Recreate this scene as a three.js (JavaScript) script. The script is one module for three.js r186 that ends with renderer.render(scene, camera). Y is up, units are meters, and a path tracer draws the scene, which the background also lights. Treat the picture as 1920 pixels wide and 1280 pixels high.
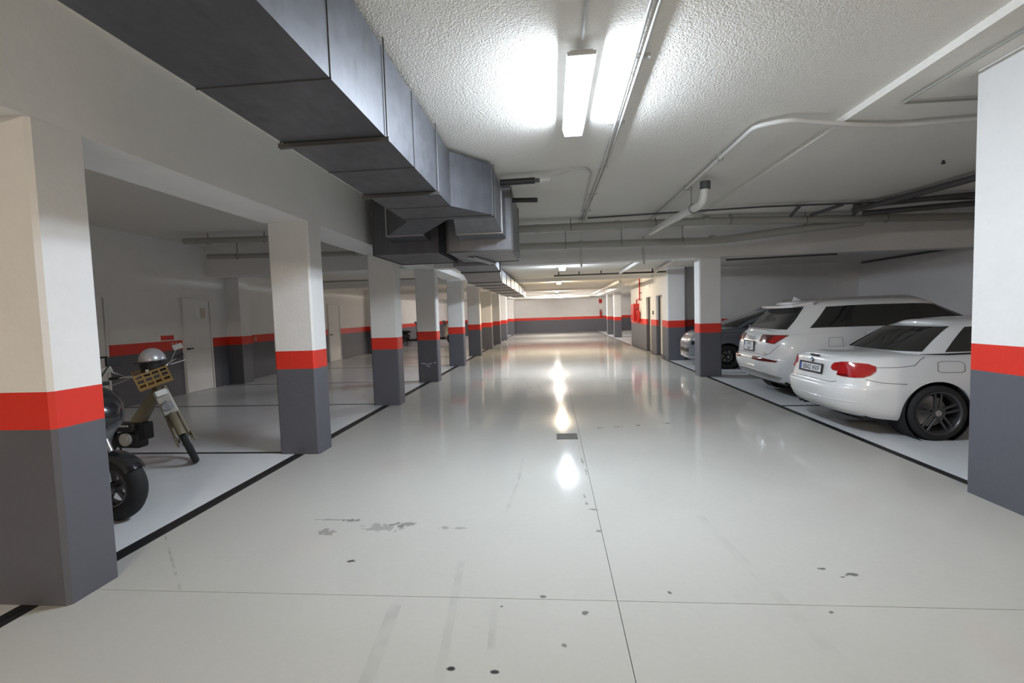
import * as THREE from 'three';
import { mergeGeometries, mergeVertices, toCreasedNormals } from 'three/addons/utils/BufferGeometryUtils.js';
import { RoundedBoxGeometry } from 'three/addons/geometries/RoundedBoxGeometry.js';
import { RectAreaLightUniformsLib } from 'three/addons/lights/RectAreaLightUniformsLib.js';
import { FontLoader } from 'three/addons/loaders/FontLoader.js';
import { TextGeometry } from 'three/addons/geometries/TextGeometry.js';
import { Brush, Evaluator, SUBTRACTION } from 'three-bvh-csg';

// ------------------------------------------------------------------ camera, renderer, exposure
const scene = new THREE.Scene();
scene.background = new THREE.Color(0, 0, 0);
const renderer = new THREE.WebGLRenderer({ antialias: true });
renderer.toneMapping = THREE.LinearToneMapping;
renderer.toneMappingExposure = 1.82;
renderer.shadowMap.enabled = true;
RectAreaLightUniformsLib.init();
const camera = new THREE.PerspectiveCamera(72.59, 1.5, 0.05, 120);
{ // eye at standing height in the driving aisle, turned a little left, tipped a little down, rolled a little
  const yaw = 0.0871, pitch = 0.0584, roll = 0.0312;
  const cy = Math.cos(yaw), sy = Math.sin(yaw), cp = Math.cos(pitch), sp = Math.sin(pitch), cr = Math.cos(roll), sr = Math.sin(roll);
  const r = new THREE.Vector3(cy, 0, -sy), u = new THREE.Vector3(-sy * sp, cp, -cy * sp), f = new THREE.Vector3(-sy * cp, -sp, -cy * cp);
  const r2 = r.clone().multiplyScalar(cr).addScaledVector(u, -sr), u2 = r.clone().multiplyScalar(sr).addScaledVector(u, cr);
  camera.quaternion.setFromRotationMatrix(new THREE.Matrix4().makeBasis(r2, u2, f.clone().negate()));
  camera.position.set(0, 1.6, 0);
}
// colours of the fluorescent tubes: near ones cool, the ones further down the aisle warmer
const COOL = new THREE.Color(0.80, 0.89, 1.0), WARM = new THREE.Color(1.0, 0.83, 0.60), NEUTRAL = new THREE.Color(1.0, 0.92, 0.86), SOFT = new THREE.Color(1.0, 0.86, 0.69);
const LAMP_POWER = 60;

// ------------------------------------------------------------------ helpers
let seed = 20240611;
const rnd = () => { seed = (seed * 1664525 + 1013904223) >>> 0; return seed / 4294967296; };
const lerp = (a, b, t) => a + (b - a) * t;
const clamp = (x, a, b) => Math.min(b, Math.max(a, x));
const V = (x, y, Z) => new THREE.Vector3(x, y, -Z);          // Z runs forward from the camera
const taken = new Map();
function numbered(n) { const k = taken.get(n) || 0; taken.set(n, k + 1); return k ? n + '_' + String(k).padStart(3, '0') : n; }
function worldUV(g) {                                        // uv in metres, by the main direction of each face
  if (g.index) g = g.toNonIndexed();
  const p = g.attributes.position, n = p.count, uv = new Float32Array(n * 2);
  const a = new THREE.Vector3(), b = new THREE.Vector3(), c = new THREE.Vector3();
  for (let i = 0; i < n; i += 3) {
    a.fromBufferAttribute(p, i); b.fromBufferAttribute(p, i + 1).sub(a); c.fromBufferAttribute(p, i + 2).sub(a); b.cross(c);
    const ax = Math.abs(b.x), ay = Math.abs(b.y), az = Math.abs(b.z);
    for (let k = i; k < i + 3; k++) {
      const x = p.getX(k), y = p.getY(k), z = p.getZ(k);
      if (ay >= ax && ay >= az) { uv[2 * k] = x; uv[2 * k + 1] = -z; } else if (ax >= az) { uv[2 * k] = -z; uv[2 * k + 1] = y; } else { uv[2 * k] = x; uv[2 * k + 1] = y; }
    }
  }
  g.setAttribute('uv', new THREE.BufferAttribute(uv, 2));
  return g;
}
const clean = g => { if (g.index) g = g.toNonIndexed(); for (const k of Object.keys(g.attributes)) if (!['position', 'normal', 'uv'].includes(k)) g.deleteAttribute(k); if (!g.attributes.uv) g.setAttribute('uv', new THREE.BufferAttribute(new Float32Array(g.attributes.position.count * 2), 2)); return g; };
const merge = list => { list = list.flat(); return list.length === 1 ? list[0] : mergeGeometries(list.map(clean)); };
const box = (x0, x1, y0, y1, Z0, Z1) => { const g = new THREE.BoxGeometry(Math.abs(x1 - x0), Math.abs(y1 - y0), Math.abs(Z1 - Z0)); g.translate((x0 + x1) / 2, (y0 + y1) / 2, -(Z0 + Z1) / 2); return worldUV(g); };
const bx = (w, h, d, x = 0, y = 0, z = 0) => { const g = new THREE.BoxGeometry(w, h, d); g.translate(x, y, z); return g; };
const rbx = (w, h, d, r, x = 0, y = 0, z = 0, s = 2) => { const g = new RoundedBoxGeometry(w, h, d, s, r); g.translate(x, y, z); return g; };
const cyl = (a, b, r, seg = 12, r2 = r) => { // cylinder between two points
  const d = b.clone().sub(a), g = new THREE.CylinderGeometry(r2, r, d.length(), seg);
  g.applyQuaternion(new THREE.Quaternion().setFromUnitVectors(new THREE.Vector3(0, 1, 0), d.clone().normalize()));
  const m = a.clone().add(b).multiplyScalar(0.5); g.translate(m.x, m.y, m.z); return g;
};
const P3 = (x, y, z) => new THREE.Vector3(x, y, z);
function pipeGeo(pts, r, bend = 0.08, seg = 10) {            // straight runs joined by rounded bends
  const path = new THREE.CurvePath(); let a = pts[0];
  for (let i = 1; i < pts.length; i++) {
    if (i === pts.length - 1) { path.add(new THREE.LineCurve3(a, pts[i])); break; }
    const d0 = pts[i].clone().sub(pts[i - 1]), d1 = pts[i + 1].clone().sub(pts[i]);
    const k = Math.min(bend, d0.length() * 0.45, d1.length() * 0.45);
    const p = pts[i].clone().addScaledVector(d0.normalize(), -k), q = pts[i].clone().addScaledVector(d1.normalize(), k);
    path.add(new THREE.LineCurve3(a, p)); path.add(new THREE.QuadraticBezierCurve3(p, pts[i], q)); a = q;
  }
  const g = []; let prev = null;
  for (const c of path.curves) { const n = c.isLineCurve3 ? 1 : 6; g.push(new THREE.TubeGeometry(c, n, r, seg)); prev = c; }
  for (const [e, o] of [[pts[0], pts[1]], [pts[pts.length - 1], pts[pts.length - 2]]]) { const d = e.clone().sub(o).normalize(); g.push(cyl(e.clone().addScaledVector(d, -0.002), e.clone().addScaledVector(d, 0.001), r, seg)); }
  return merge(g);
}
const shade = o => { o.traverse(m => { if (m.isMesh) { m.castShadow = m.receiveShadow = true; } }); return o; };
function part(name, geos, mat, parent) { const m = new THREE.Mesh(Array.isArray(geos) ? merge(geos) : geos, mat); m.name = name; m.castShadow = m.receiveShadow = true; parent.add(m); return m; }
function thing(name, label, category, [x, y, z] = [0, 0, 0], group) {
  const o = new THREE.Group(); o.name = numbered(name); o.position.set(x, y, z); o.userData = { label, category }; if (group) o.userData.group = group; scene.add(o); return o;
}
function solo(name, geos, mat, label, category, group) { const m = part(numbered(name), geos, mat, scene); m.userData = { label, category }; if (group) m.userData.group = group; return m; }
function struct(name, label) { const o = new THREE.Group(); o.name = name; o.userData = { kind: 'structure', label, category: name.split('_')[0] }; scene.add(o); return o; }
const spline = pts => x => {                                  // smooth monotone-ish interpolation through [x, y] pairs
  const n = pts.length; if (x <= pts[0][0]) return pts[0][1]; if (x >= pts[n - 1][0]) return pts[n - 1][1];
  let i = 0; while (x > pts[i + 1][0]) i++;
  const h = pts[i + 1][0] - pts[i][0], t = (x - pts[i][0]) / h, d = j => j <= 0 || j >= n - 1 ? (pts[clamp(j + 1, 0, n - 1)][1] - pts[clamp(j - 1, 0, n - 1)][1]) / (pts[clamp(j + 1, 0, n - 1)][0] - pts[clamp(j - 1, 0, n - 1)][0]) : (() => { const a = (pts[j][1] - pts[j - 1][1]) / (pts[j][0] - pts[j - 1][0]), b = (pts[j + 1][1] - pts[j][1]) / (pts[j + 1][0] - pts[j][0]); return a * b <= 0 ? 0 : 2 * a * b / (a + b); })();
  const m0 = d(i) * h, m1 = d(i + 1) * h, t2 = t * t, t3 = t2 * t;
  return (2 * t3 - 3 * t2 + 1) * pts[i][1] + (t3 - 2 * t2 + t) * m0 + (-2 * t3 + 3 * t2) * pts[i + 1][1] + (t3 - t2) * m1;
};

// ------------------------------------------------------------------ textures
const hash = (x, y, s) => { let h = (Math.imul(x, 374761393) + Math.imul(y, 668265263) + Math.imul(s, 2246822519)) | 0; h = Math.imul(h ^ (h >>> 13), 1274126177); return ((h ^ (h >>> 16)) >>> 0) / 4294967296; };
function vnoise(x, y, per, s) { // value noise that tiles every `per` cells
  const xi = Math.floor(x), yi = Math.floor(y), fx = x - xi, fy = y - yi, u = fx * fx * (3 - 2 * fx), v = fy * fy * (3 - 2 * fy);
  const m = k => ((k % per) + per) % per;
  const a = hash(m(xi), m(yi), s), b = hash(m(xi + 1), m(yi), s), c = hash(m(xi), m(yi + 1), s), d = hash(m(xi + 1), m(yi + 1), s);
  return lerp(lerp(a, b, u), lerp(c, d, u), v);
}
function tex(n, fn, { color = false, repeat = 1 } = {}) {     // fn(u, v) in 0..1 -> grey 0..1 or [r, g, b]
  const d = new Uint8Array(n * n * 4);
  for (let j = 0; j < n; j++) for (let i = 0; i < n; i++) { const c = fn(i / n, j / n), k = (j * n + i) * 4; if (typeof c === 'number') d[k] = d[k + 1] = d[k + 2] = clamp(c, 0, 1) * 255; else { d[k] = clamp(c[0], 0, 1) * 255; d[k + 1] = clamp(c[1], 0, 1) * 255; d[k + 2] = clamp(c[2], 0, 1) * 255; } d[k + 3] = 255; }
  const t = new THREE.DataTexture(d, n, n, THREE.RGBAFormat); t.wrapS = t.wrapT = THREE.RepeatWrapping; t.magFilter = THREE.LinearFilter; t.minFilter = THREE.LinearMipmapLinearFilter; t.generateMipmaps = true;
  if (color) t.colorSpace = THREE.SRGBColorSpace; t.repeat.set(repeat, repeat); t.needsUpdate = true; return t;
}
const fb = (u, v, c, s, oct = 3) => { let a = 0, w = 0.5, t = 0, k = c; for (let o = 0; o < oct; o++) { a += w * vnoise(u * k, v * k, k, s + o); t += w; w *= 0.5; k *= 2; } return a / t; };
// gritty stipple of the sprayed ceiling, tile of 1.6 m
const stippleBump = tex(1024, (u, v) => { const a = vnoise(u * 150, v * 150, 150, 5), b = vnoise(u * 330, v * 330, 330, 6), c = vnoise(u * 40, v * 40, 40, 7); return clamp((a * 0.5 + b * 0.4 + c * 0.1 - 0.3) * 1.9, 0, 1); }, { repeat: 1 / 1.6 });
const ceilTone = tex(512, (u, v) => { const a = fb(u, v, 4, 11, 5), g = 0.93 + 0.07 * a; return [g, g * 0.992, g * 0.975]; }, { color: true, repeat: 1 / 6 });
const plasterBump = tex(512, (u, v) => fb(u, v, 48, 21, 3), { repeat: 1 / 1.2 });
const plasterTone = tex(512, (u, v) => { const a = fb(u, v, 5, 31, 4), b = fb(u, v, 60, 33, 2), g = 0.94 + 0.05 * a + 0.012 * b; return [g, g, g]; }, { color: true, repeat: 1 / 3 });
const zincTone = tex(512, (u, v) => { const a = vnoise(u * 70, v * 70, 70, 41), b = fb(u, v, 6, 43, 4), c = vnoise(u * 30, v * 2, 30, 44), g = 0.80 + 0.10 * b + 0.04 * a + 0.06 * c; return [g, g * 1.0, g * 1.015]; }, { color: true, repeat: 1 / 1.1 });
const zincRough = tex(256, (u, v) => 0.62 + 0.3 * fb(u, v, 12, 47, 3), { repeat: 1 / 0.9 });
// floor paint: tile of 8 m, with tyre scuffs, specks and dull blotches
const floorMarks = [ // x, Z, rx, rz, strength
  [-1.369, 2.884, .018, .014, .75], [-.318, 2.445, .02, .016, .8], [-.095, 2.545, .014, .01, .5], [.135, 2.403, .012, .012, .5], [-.5, 1.99, .016, .012, .85], [-.298, 1.977, .012, .008, .8], [.013, 2.159, .01, .01, .4],
  [.622, 2.605, .01, .012, .6], [1.722, 2.823, .035, .016, .5], [1.593, 2.883, .018, .012, .5], [1.66, 2.793, .016, .01, .55], [1.401, 2.461, .012, .012, .5], [.298, 3.35, .02, .02, .35],
  [-1.19, 3.43, .07, .035, .3], [-1.33, 3.37, .12, .05, .2], [-1.746, 3.283, .05, .04, .25], [-1.63, 3.494, .06, .02, .28], [-1.72, 3.5, .16, .01, .25], [-.845, 3.371, .04, .02, .2], [-.76, 3.37, .06, .012, .18],
  [.881, 6.451, .05, .03, .25], [1.149, 6.532, .03, .03, .3], [1.575, 6.639, .05, .03, .3], [.62, 6.4, .04, .03, .22], [.286, 4.947, .009, .1, .25], [.30, 4.611, .008, .08, .22], [.238, 3.997, .008, .025, .3], [.245, 3.85, .01, .03, .3], [.292, 3.721, .025, .01, .35]
];
const floorTone = (() => { // 8 m x 8 m, x from -4 to 4, Z from 0 to 8
  const n = 2048, d = new Uint8Array(n * n * 4), L = 8;
  const f = new Float32Array(n * n);
  for (let j = 0; j < n; j++) for (let i = 0; i < n; i++) { const u = i / n, v = j / n; const a = fb(u, v, 5, 61, 4), b = vnoise(u * 420, v * 420, 420, 65), s = fb(u, v, 26, 66, 3); f[j * n + i] = 0.955 + 0.03 * (a - 0.5) * 2 + 0.012 * (b - 0.5) + 0.014 * (s - 0.5); }
  for (const [x, Z, rx, rz, k] of floorMarks) {
    const ci = ((x + 4) / L) * n, cj = (Z / L) * n, ri = rx / L * n * 1.8, rj = rz / L * n * 1.8;
    for (let j = Math.floor(cj - rj); j <= cj + rj; j++) for (let i = Math.floor(ci - ri); i <= ci + ri; i++) { if (i < 0 || j < 0 || i >= n || j >= n) continue; const e = Math.hypot((i - ci) / ri, (j - cj) / rj) + (vnoise(i * 0.16, j * 0.16, 4096, 71) - 0.5) * 0.9; if (e < 0.72) f[j * n + i] *= 1 - k * 0.75 * clamp((0.72 - e) * 4, 0, 1); }
  }
  const dark = (x0, z0, x1, z1, wd, k) => { const N = 400; for (let q = 0; q < N; q++) { const t = q / N, x = lerp(x0, x1, t), Z = lerp(z0, z1, t), ci = ((x + 4) / L) * n, cj = (Z / L) * n, r = wd / L * n; for (let j = Math.floor(cj - r); j <= cj + r; j++) for (let i = Math.floor(ci - r); i <= ci + r; i++) { if (i < 0 || j < 0 || i >= n || j >= n) continue; const m = 1 - 0.45 * k * clamp((vnoise(i * 0.06, j * 0.06, 4096, 73) - 0.3) * 1.6, 0, 1); f[j * n + i] = Math.max(f[j * n + i] * 0.985, Math.min(f[j * n + i], 0.955 * m)); } } };
  dark(-0.36, 5.05, -0.36, 4.39, .012, .12); dark(-0.36, 4.39, -0.41, 3.66, .012, .1); dark(-0.91, 2.41, -0.83, 1.6, .03, .1); dark(-0.63, 2.9, -0.5, 1.5, .02, .07); dark(-0.36, 2.5, -0.33, 2.1, .016, .12); dark(1.1, 3.6, 1.35, 1.2, .03, .06);
  dark(-2.97, 3.2, -2.28, 2.53, .006, .6);
  for (let k = 0; k < n * n; k++) { const g = f[k]; d[4 * k] = clamp(g * 0.985, 0, 1) * 255; d[4 * k + 1] = clamp(g * 0.978, 0, 1) * 255; d[4 * k + 2] = clamp(g * 0.955, 0, 1) * 255; d[4 * k + 3] = 255; }
  const t = new THREE.DataTexture(d, n, n, THREE.RGBAFormat); t.wrapS = t.wrapT = THREE.RepeatWrapping; t.magFilter = THREE.LinearFilter; t.minFilter = THREE.LinearMipmapLinearFilter; t.generateMipmaps = true; t.colorSpace = THREE.SRGBColorSpace; t.repeat.set(1 / 8, 1 / 8); t.offset.set(0.5, 0); t.needsUpdate = true; return t;
})();
const floorRough = tex(1024, (u, v) => { const a = fb(u, v, 6, 81, 4), s = fb(u, v, 40, 83, 3); return 0.68 + 0.22 * a + 0.1 * s; }, { repeat: 1 / 5 });
const floorBump = tex(512, (u, v) => fb(u, v, 7, 91, 3), { repeat: 1 / 2.3 });
const treadBump = tex(256, (u, v) => (Math.abs(((u * 24 + Math.abs(v - 0.5) * 3) % 1) - 0.5) < 0.1 ? 0 : 1) * (Math.abs(v - 0.5) < 0.06 ? 0.2 : 1));
function textPlate(w, h, draw) { const c = document.createElement('canvas'); c.width = w; c.height = h; const x = c.getContext('2d'); draw(x, w, h); const t = new THREE.CanvasTexture(c); t.colorSpace = THREE.SRGBColorSpace; t.magFilter = THREE.LinearFilter; return t; }

// ------------------------------------------------------------------ materials
const std = (o) => new THREE.MeshStandardMaterial(o);
const C = (r, g, b) => new THREE.Color().setRGB(r, g, b);
const M = {
  ceiling: std({ color: C(.84, .83, .81), map: ceilTone, bumpMap: stippleBump, bumpScale: 0.003, roughness: 0.95 }),
  plaster: std({ color: C(.85, .845, .835), map: plasterTone, bumpMap: plasterBump, bumpScale: 0.0012, roughness: 0.75 }),
  red: std({ color: C(.74, .034, .018), map: plasterTone, bumpMap: plasterBump, bumpScale: 0.0012, roughness: 0.5 }),
  grey: std({ color: C(.115, .118, .14), map: plasterTone, bumpMap: plasterBump, bumpScale: 0.0012, roughness: 0.5 }),
  aisle: new THREE.MeshPhysicalMaterial({ color: C(.49, .49, .48), map: floorTone, roughness: 0.108, roughnessMap: floorRough, bumpMap: floorBump, bumpScale: 0.0006, specularIntensity: 0.12 }),
  bay: new THREE.MeshPhysicalMaterial({ color: C(.74, .76, .78), map: plasterTone, specularIntensity: 0.3, roughness: 0.2, roughnessMap: floorRough, bumpMap: floorBump, bumpScale: 0.0006 }),
  line: std({ color: C(.012, .012, .013), roughness: 0.45 }),
  joint: std({ color: C(.16, .155, .14), roughness: 0.9 }),
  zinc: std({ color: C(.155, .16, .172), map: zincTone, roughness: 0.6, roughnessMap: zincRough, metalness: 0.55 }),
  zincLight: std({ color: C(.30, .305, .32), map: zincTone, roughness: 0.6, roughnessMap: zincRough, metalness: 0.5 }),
  zincDark: std({ color: C(.13, .13, .13), roughness: 0.5, metalness: 0.6 }),
  steel: std({ color: C(.45, .45, .45), roughness: 0.38, metalness: 0.8 }),
  chrome: std({ color: C(.75, .75, .75), roughness: 0.12, metalness: 1 }),
  pvc: std({ color: C(.62, .61, .58), roughness: 0.4 }),
  pvcGrey: std({ color: C(.36, .36, .33), roughness: 0.45 }),
  pvcDark: std({ color: C(.07, .07, .07), roughness: 0.5 }),
  black: std({ color: C(.012, .012, .013), roughness: 0.5 }),
  blackGloss: new THREE.MeshPhysicalMaterial({ color: C(.012, .013, .016), roughness: 0.25, clearcoat: 0.6, clearcoatRoughness: 0.1 }),
  rubber: std({ color: C(.016, .016, .017), roughness: 0.8 }),
  conduit: std({ color: C(.55, .55, .54), roughness: 0.35, metalness: 0.35 }),
  door: std({ color: C(.70, .66, .57), roughness: 0.5 }),
  lampBody: std({ color: C(.55, .55, .53), roughness: 0.5 }),
  redGloss: new THREE.MeshPhysicalMaterial({ color: C(.55, .015, .01), roughness: 0.3, clearcoat: 0.5 }),
  white: std({ color: C(.8, .8, .79), roughness: 0.5 }),
  paper: std({ color: C(.62, .55, .45), roughness: 0.8 })
};
const lampGlow = c => std({ color: C(.9, .9, .9), emissive: c, emissiveIntensity: 2.2, roughness: 0.4 });
const GLOW = new Map([[COOL, lampGlow(COOL)], [WARM, lampGlow(WARM)], [NEUTRAL, lampGlow(NEUTRAL)], [SOFT, lampGlow(SOFT)]]);

// ------------------------------------------------------------------ levels and lines of the garage (Z forward of the camera)
const CEIL = 3.48, CEIL_R = 3.414, LOW = 2.9, BEAM = 2.765, RB = 1.031, RT = 1.246;
const XL = -2.812, XLW = -8.45, XR = 3.422, XRW = 9.6, ZB = -9, ZE = 38.6, ZP = 11.15;

// ------------------------------------------------------------------ floor
{
  const f = struct('floor', 'polished cream driving aisle with pale parking bays and black boundary strips');
  part('sub_base', box(XLW - .2, XRW + .2, -.3, -.02, ZB - .2, ZE + .2), M.joint, f);
  const J = .004, xj = .32, zs = [ZB, 2.52, 8.9, 15.3, 21.7, 28.1, ZE];
  for (let i = 0; i < zs.length - 1; i++) for (const [x0, x1] of [[-3.004, xj], [xj, 3.554]])
    part('slab', box(x0 + (x0 === xj ? J / 2 : 0), x1 - (x1 === xj ? J / 2 : 0), -.02, 0, zs[i] + (i ? J / 2 : 0), zs[i + 1] - J / 2), M.aisle, f);
  // side bays, one slab for each bay, with the black strip between two bays
  const leftDiv = [-6.2, -3.3, -.4, 2.45, 5.33, 8.4, 11.3, 14.75, 18.25, 21.75, 25.25, 29, 33], rightDiv = [-4, 0, 3.85, 7.72, 11.75, 15.5];
  const bays = (xa, xb, div, z0, z1, wd) => { const e = [z0, ...div, z1]; for (let i = 0; i < e.length - 1; i++) { part('bay_slab', box(xa, xb, -.02, .0005, e[i] + (i ? wd / 2 : 0), e[i + 1] - (i < e.length - 2 ? wd / 2 : 0)), M.bay, f); if (i) part('bay_line', box(xa, xb, -.02, .002, e[i] - wd / 2, e[i] + wd / 2), M.line, f); } };
  bays(XLW, -3.124, leftDiv, ZB, ZE, .06);
  bays(3.64, XRW, rightDiv, ZB, 15.5, .07);
  bays(3.64, XRW, [26, 29.5, 33], 22.3, ZE, .07);
  for (const [a, b] of [[-3.124, -3.066], [-3.060, -3.004], [3.554, 3.594], [3.600, 3.64]]) part('boundary_strip', box(a, b, -.02, .002, ZB, a > 0 ? 15.5 : ZE), M.line, f);
  for (const [a, b] of [[3.554, 3.64]]) part('boundary_strip', box(a, b, -.02, .002, 22.3, ZE), M.line, f);
  // small drain cover in the aisle
  const g = thing('drain_cover', 'small square grey drain cover set in the cream aisle floor', 'drain', [.155, 0, -5.97]);
  part('frame', [bx(.27, .006, .02, 0, .003, -.125), bx(.27, .006, .02, 0, .003, .125), bx(.02, .006, .27, -.125, .003, 0), bx(.02, .006, .27, .125, .003, 0)], M.joint, g);
  for (let k = 0; k < 7; k++) part('bar', bx(.24, .006, .018, 0, .003, -.09 + k * .03), M.joint, g);
  part('pit', bx(.25, .002, .25, 0, .0012, 0), M.line, g);
}

// ------------------------------------------------------------------ ceiling slabs and beams
{
  const c = struct('ceiling', 'stippled off-white ceiling with deep painted beams');
  part('slab', box(XLW - .2, 2.95, CEIL, CEIL + .25, ZB - .2, ZP + .2), M.ceiling, c);
  part('slab', box(2.95, XRW + .2, CEIL_R, CEIL_R + .316, ZB - .2, ZP + .2), M.ceiling, c);
  part('slab', box(XLW - .2, XRW + .2, LOW, LOW + .6, ZP + .2, ZE + .2), M.ceiling, c);
  part('beam', box(-3.365, XL, BEAM - .005, CEIL, ZB, ZE), M.plaster, c);
  part('beam', box(XL, XRW, BEAM, CEIL, ZP, ZP + .42), M.plaster, c);
  part('beam', box(XLW, -3.365, BEAM, CEIL, ZP - .3, ZP + .3), M.plaster, c);
  for (const z of [17.55, 25, 30.2, 35.4]) part('beam', box(XL, 3.7, LOW - .11, LOW, z, z + .32), M.ceiling, c);
  part('beam', box(3.45, 3.9, BEAM, LOW, 22.3, ZE), M.plaster, c);
  for (const z of [16.2, 21.7]) part('beam', box(XLW, -3.365, BEAM - .05, LOW, z, z + .4), M.plaster, c);
}

// ------------------------------------------------------------------ walls with grey dado and red band
function painted(parent, x0, x1, Z0, Z1, top, bands = true) {
  if (!bands) { part('wall_panel', box(x0, x1, 0, top, Z0, Z1), M.plaster, parent); return; }
  part('grey_dado', box(x0, x1, 0, RB, Z0, Z1), M.grey, parent); part('red_band', box(x0, x1, RB, RT, Z0, Z1), M.red, parent); part('white_upper', box(x0, x1, RT, top, Z0, Z1), M.plaster, parent);
}
{
  const w = struct('wall_left', 'pale wall at the back of the left bays with grey dado and red band');
  const T = [XLW - .2, XLW];
  painted(w, ...T, ZB, 7.3, CEIL); painted(w, ...T, 7.3, 8.15, CEIL, false); painted(w, ...T, 8.15, 9.95, CEIL); painted(w, ...T, 9.95, 10.86, CEIL, false);
  painted(w, ...T, 10.86, 16.9, CEIL); painted(w, ...T, 16.9, 17.9, LOW, false); painted(w, ...T, 17.9, 24, LOW); painted(w, ...T, 24, 24.9, LOW, false); painted(w, ...T, 24.9, ZE, LOW);
  painted(w, XLW, XLW + .38, 11.46, 11.86, CEIL);
  painted(w, XLW, XLW + .3, 20.6, 21.0, LOW);
  const r = struct('wall_right', 'dim bluish white wall at the back of the right bays'); painted(r, XRW, XRW + .2, ZB, 15.5, CEIL); painted(r, XRW, XRW + .2, 22.3, ZE, LOW);
  const b = struct('wall_back', 'painted wall closing the garage behind the viewpoint'); painted(b, XLW, XRW, ZB - .2, ZB, CEIL);
  const e = struct('wall_front', 'far end wall of the aisle with grey dado and red band'); painted(e, -3.0, XRW, ZE, ZE + .2, LOW); painted(e, XLW, -3.0, 36.4, ZE + .2, LOW); painted(e, -2.12, -1.98, ZE - .03, ZE, LOW);
  const s = struct('wall_inner', 'painted block with two recessed doors between the right hand bays');
  painted(s, 3.9, XRW + .2, 15.5, 15.7, LOW); painted(s, 3.9, XRW + .2, 22.1, 22.3, LOW);
  painted(s, 3.72, 3.9, 15.2, 16.15, LOW); painted(s, 3.72, 3.9, 17.05, 17.95, LOW); painted(s, 3.72, 3.9, 18.8, 22.3, LOW);
  for (const [a, c] of [[16.15, 17.05], [17.95, 18.8]]) part('white_upper', box(3.72, 3.9, 2.1, LOW, a, c), M.plaster, s);
  const mk = (n, a, c, label) => { const d = struct('door_' + n, label); part('leaf', box(3.86, 3.9, .01, 2.1, a + .04, c - .04), M.door, d); part('frame', [box(3.8, 3.9, 0, 2.1, a, a + .04), box(3.8, 3.9, 0, 2.1, c - .04, c), box(3.8, 3.9, 2.06, 2.1, a, c)], M.zinc, d); part('handle', [box(3.80, 3.86, 1.0, 1.03, a + .1, a + .12), box(3.80, 3.815, 1.0, 1.03, a + .1, a + .22)], M.black, d); };
  mk(1, 16.15, 17.05, 'beige recessed door next to the painted corner column'); mk(2, 17.95, 18.8, 'beige recessed door next to the red hose cabinet');
  // store doors in the left wall, white like the wall
  const ld = (n, a, c, h, label, hz) => { const d = struct('door_' + n, label); part('leaf', box(XLW, XLW + .03, .01, h, a + .02, c - .02), M.plaster, d); part('frame', [box(XLW, XLW + .045, 0, h + .05, a - .03, a), box(XLW, XLW + .045, 0, h + .05, c, c + .03), box(XLW, XLW + .045, h, h + .05, a, c)], M.plaster, d); part('handle', [box(XLW + .03, XLW + .09, 1.02, 1.05, hz, hz + .02), box(XLW + .075, XLW + .09, 1.02, 1.05, hz, hz + .14)], M.black, d); };
  ld(3, 10.0, 10.82, 2.15, 'white store door beside the wall number', 10.03); ld(4, 7.34, 8.1, 2.15, 'white store door behind the scooter bay', 7.9); ld(5, 16.95, 17.85, 2.15, 'cream store door in the warm lit bay wall', 17.0);
}

// ------------------------------------------------------------------ columns
function column(label, x0, x1, Z0, Z1, top, group) {
  const w = x1 - x0, d = Z1 - Z0, ch = .022, o = thing('column', label, 'column', [(x0 + x1) / 2, 0, -(Z0 + Z1) / 2], group);
  const prism = (y0, y1) => { const a = w / 2, b = d / 2, s = new THREE.Shape([[-a + ch, -b], [a - ch, -b], [a, -b + ch], [a, b - ch], [a - ch, b], [-a + ch, b], [-a, b - ch], [-a, -b + ch]].map(p => new THREE.Vector2(...p))); const g = new THREE.ExtrudeGeometry(s, { depth: y1 - y0, bevelEnabled: false }); g.rotateX(-Math.PI / 2); g.translate(0, y0, 0); return worldUV(g); };
  part('grey_base', prism(0, RB), M.grey, o); part('red_band', prism(RB, RT), M.red, o); part('white_upper', prism(RT, top), M.plaster, o);
  return o;
}
{
  const zl = [2.355, 5.263, 8.23, 11.151, 14.595, 18.113, 21.617, 25.137, 28.889], B = BEAM - .006;
  const lab = ['square painted column hiding the rear of the black scooter', 'square painted column at the corner of the bay with the moped', 'square painted column under the metal plenum boxes', 'square painted column with pale scuff scratches on its grey base'];
  zl.forEach((z, i) => {
    const o = column(lab[i] || 'square painted column in the row past the scuffed one, beside the ceiling duct', -3.31, XL, z, z + .322, B, i < 4 ? undefined : 'plain columns of the duct row');
    if (i === 3) for (const [x, y, l, r] of [[-.10, .46, .13, -.1], [.05, .45, .10, .18], [.0, .40, .12, -.5], [.17, .47, .07, .1]]) { const g = bx(l, .012, .002, 0, 0, 0); g.rotateZ(r); g.translate(x, y, .162); part('scuff_mark', g, M.white, o); }
  });
  column('square painted column standing beside the front of the white convertible', XR, XR + .5, 3.62, 4.135, CEIL_R - .001);
  column('square painted column between the white estate and the dark grey car', XR, XR + .493, ZP, ZP + .417, BEAM - .001);
  column('wide painted column at the corner of the block with the two recessed doors', 3.61, 4.15, 14.92, 15.19, LOW - .001);
  column('painted column past the hose cabinet, the closer one to it', 3.75, 4.2, 28.6, 28.95, BEAM - .001);
  column('painted column by the end wall extinguisher', 3.8, 4.2, 32.5, 32.85, BEAM - .001);
}

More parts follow.
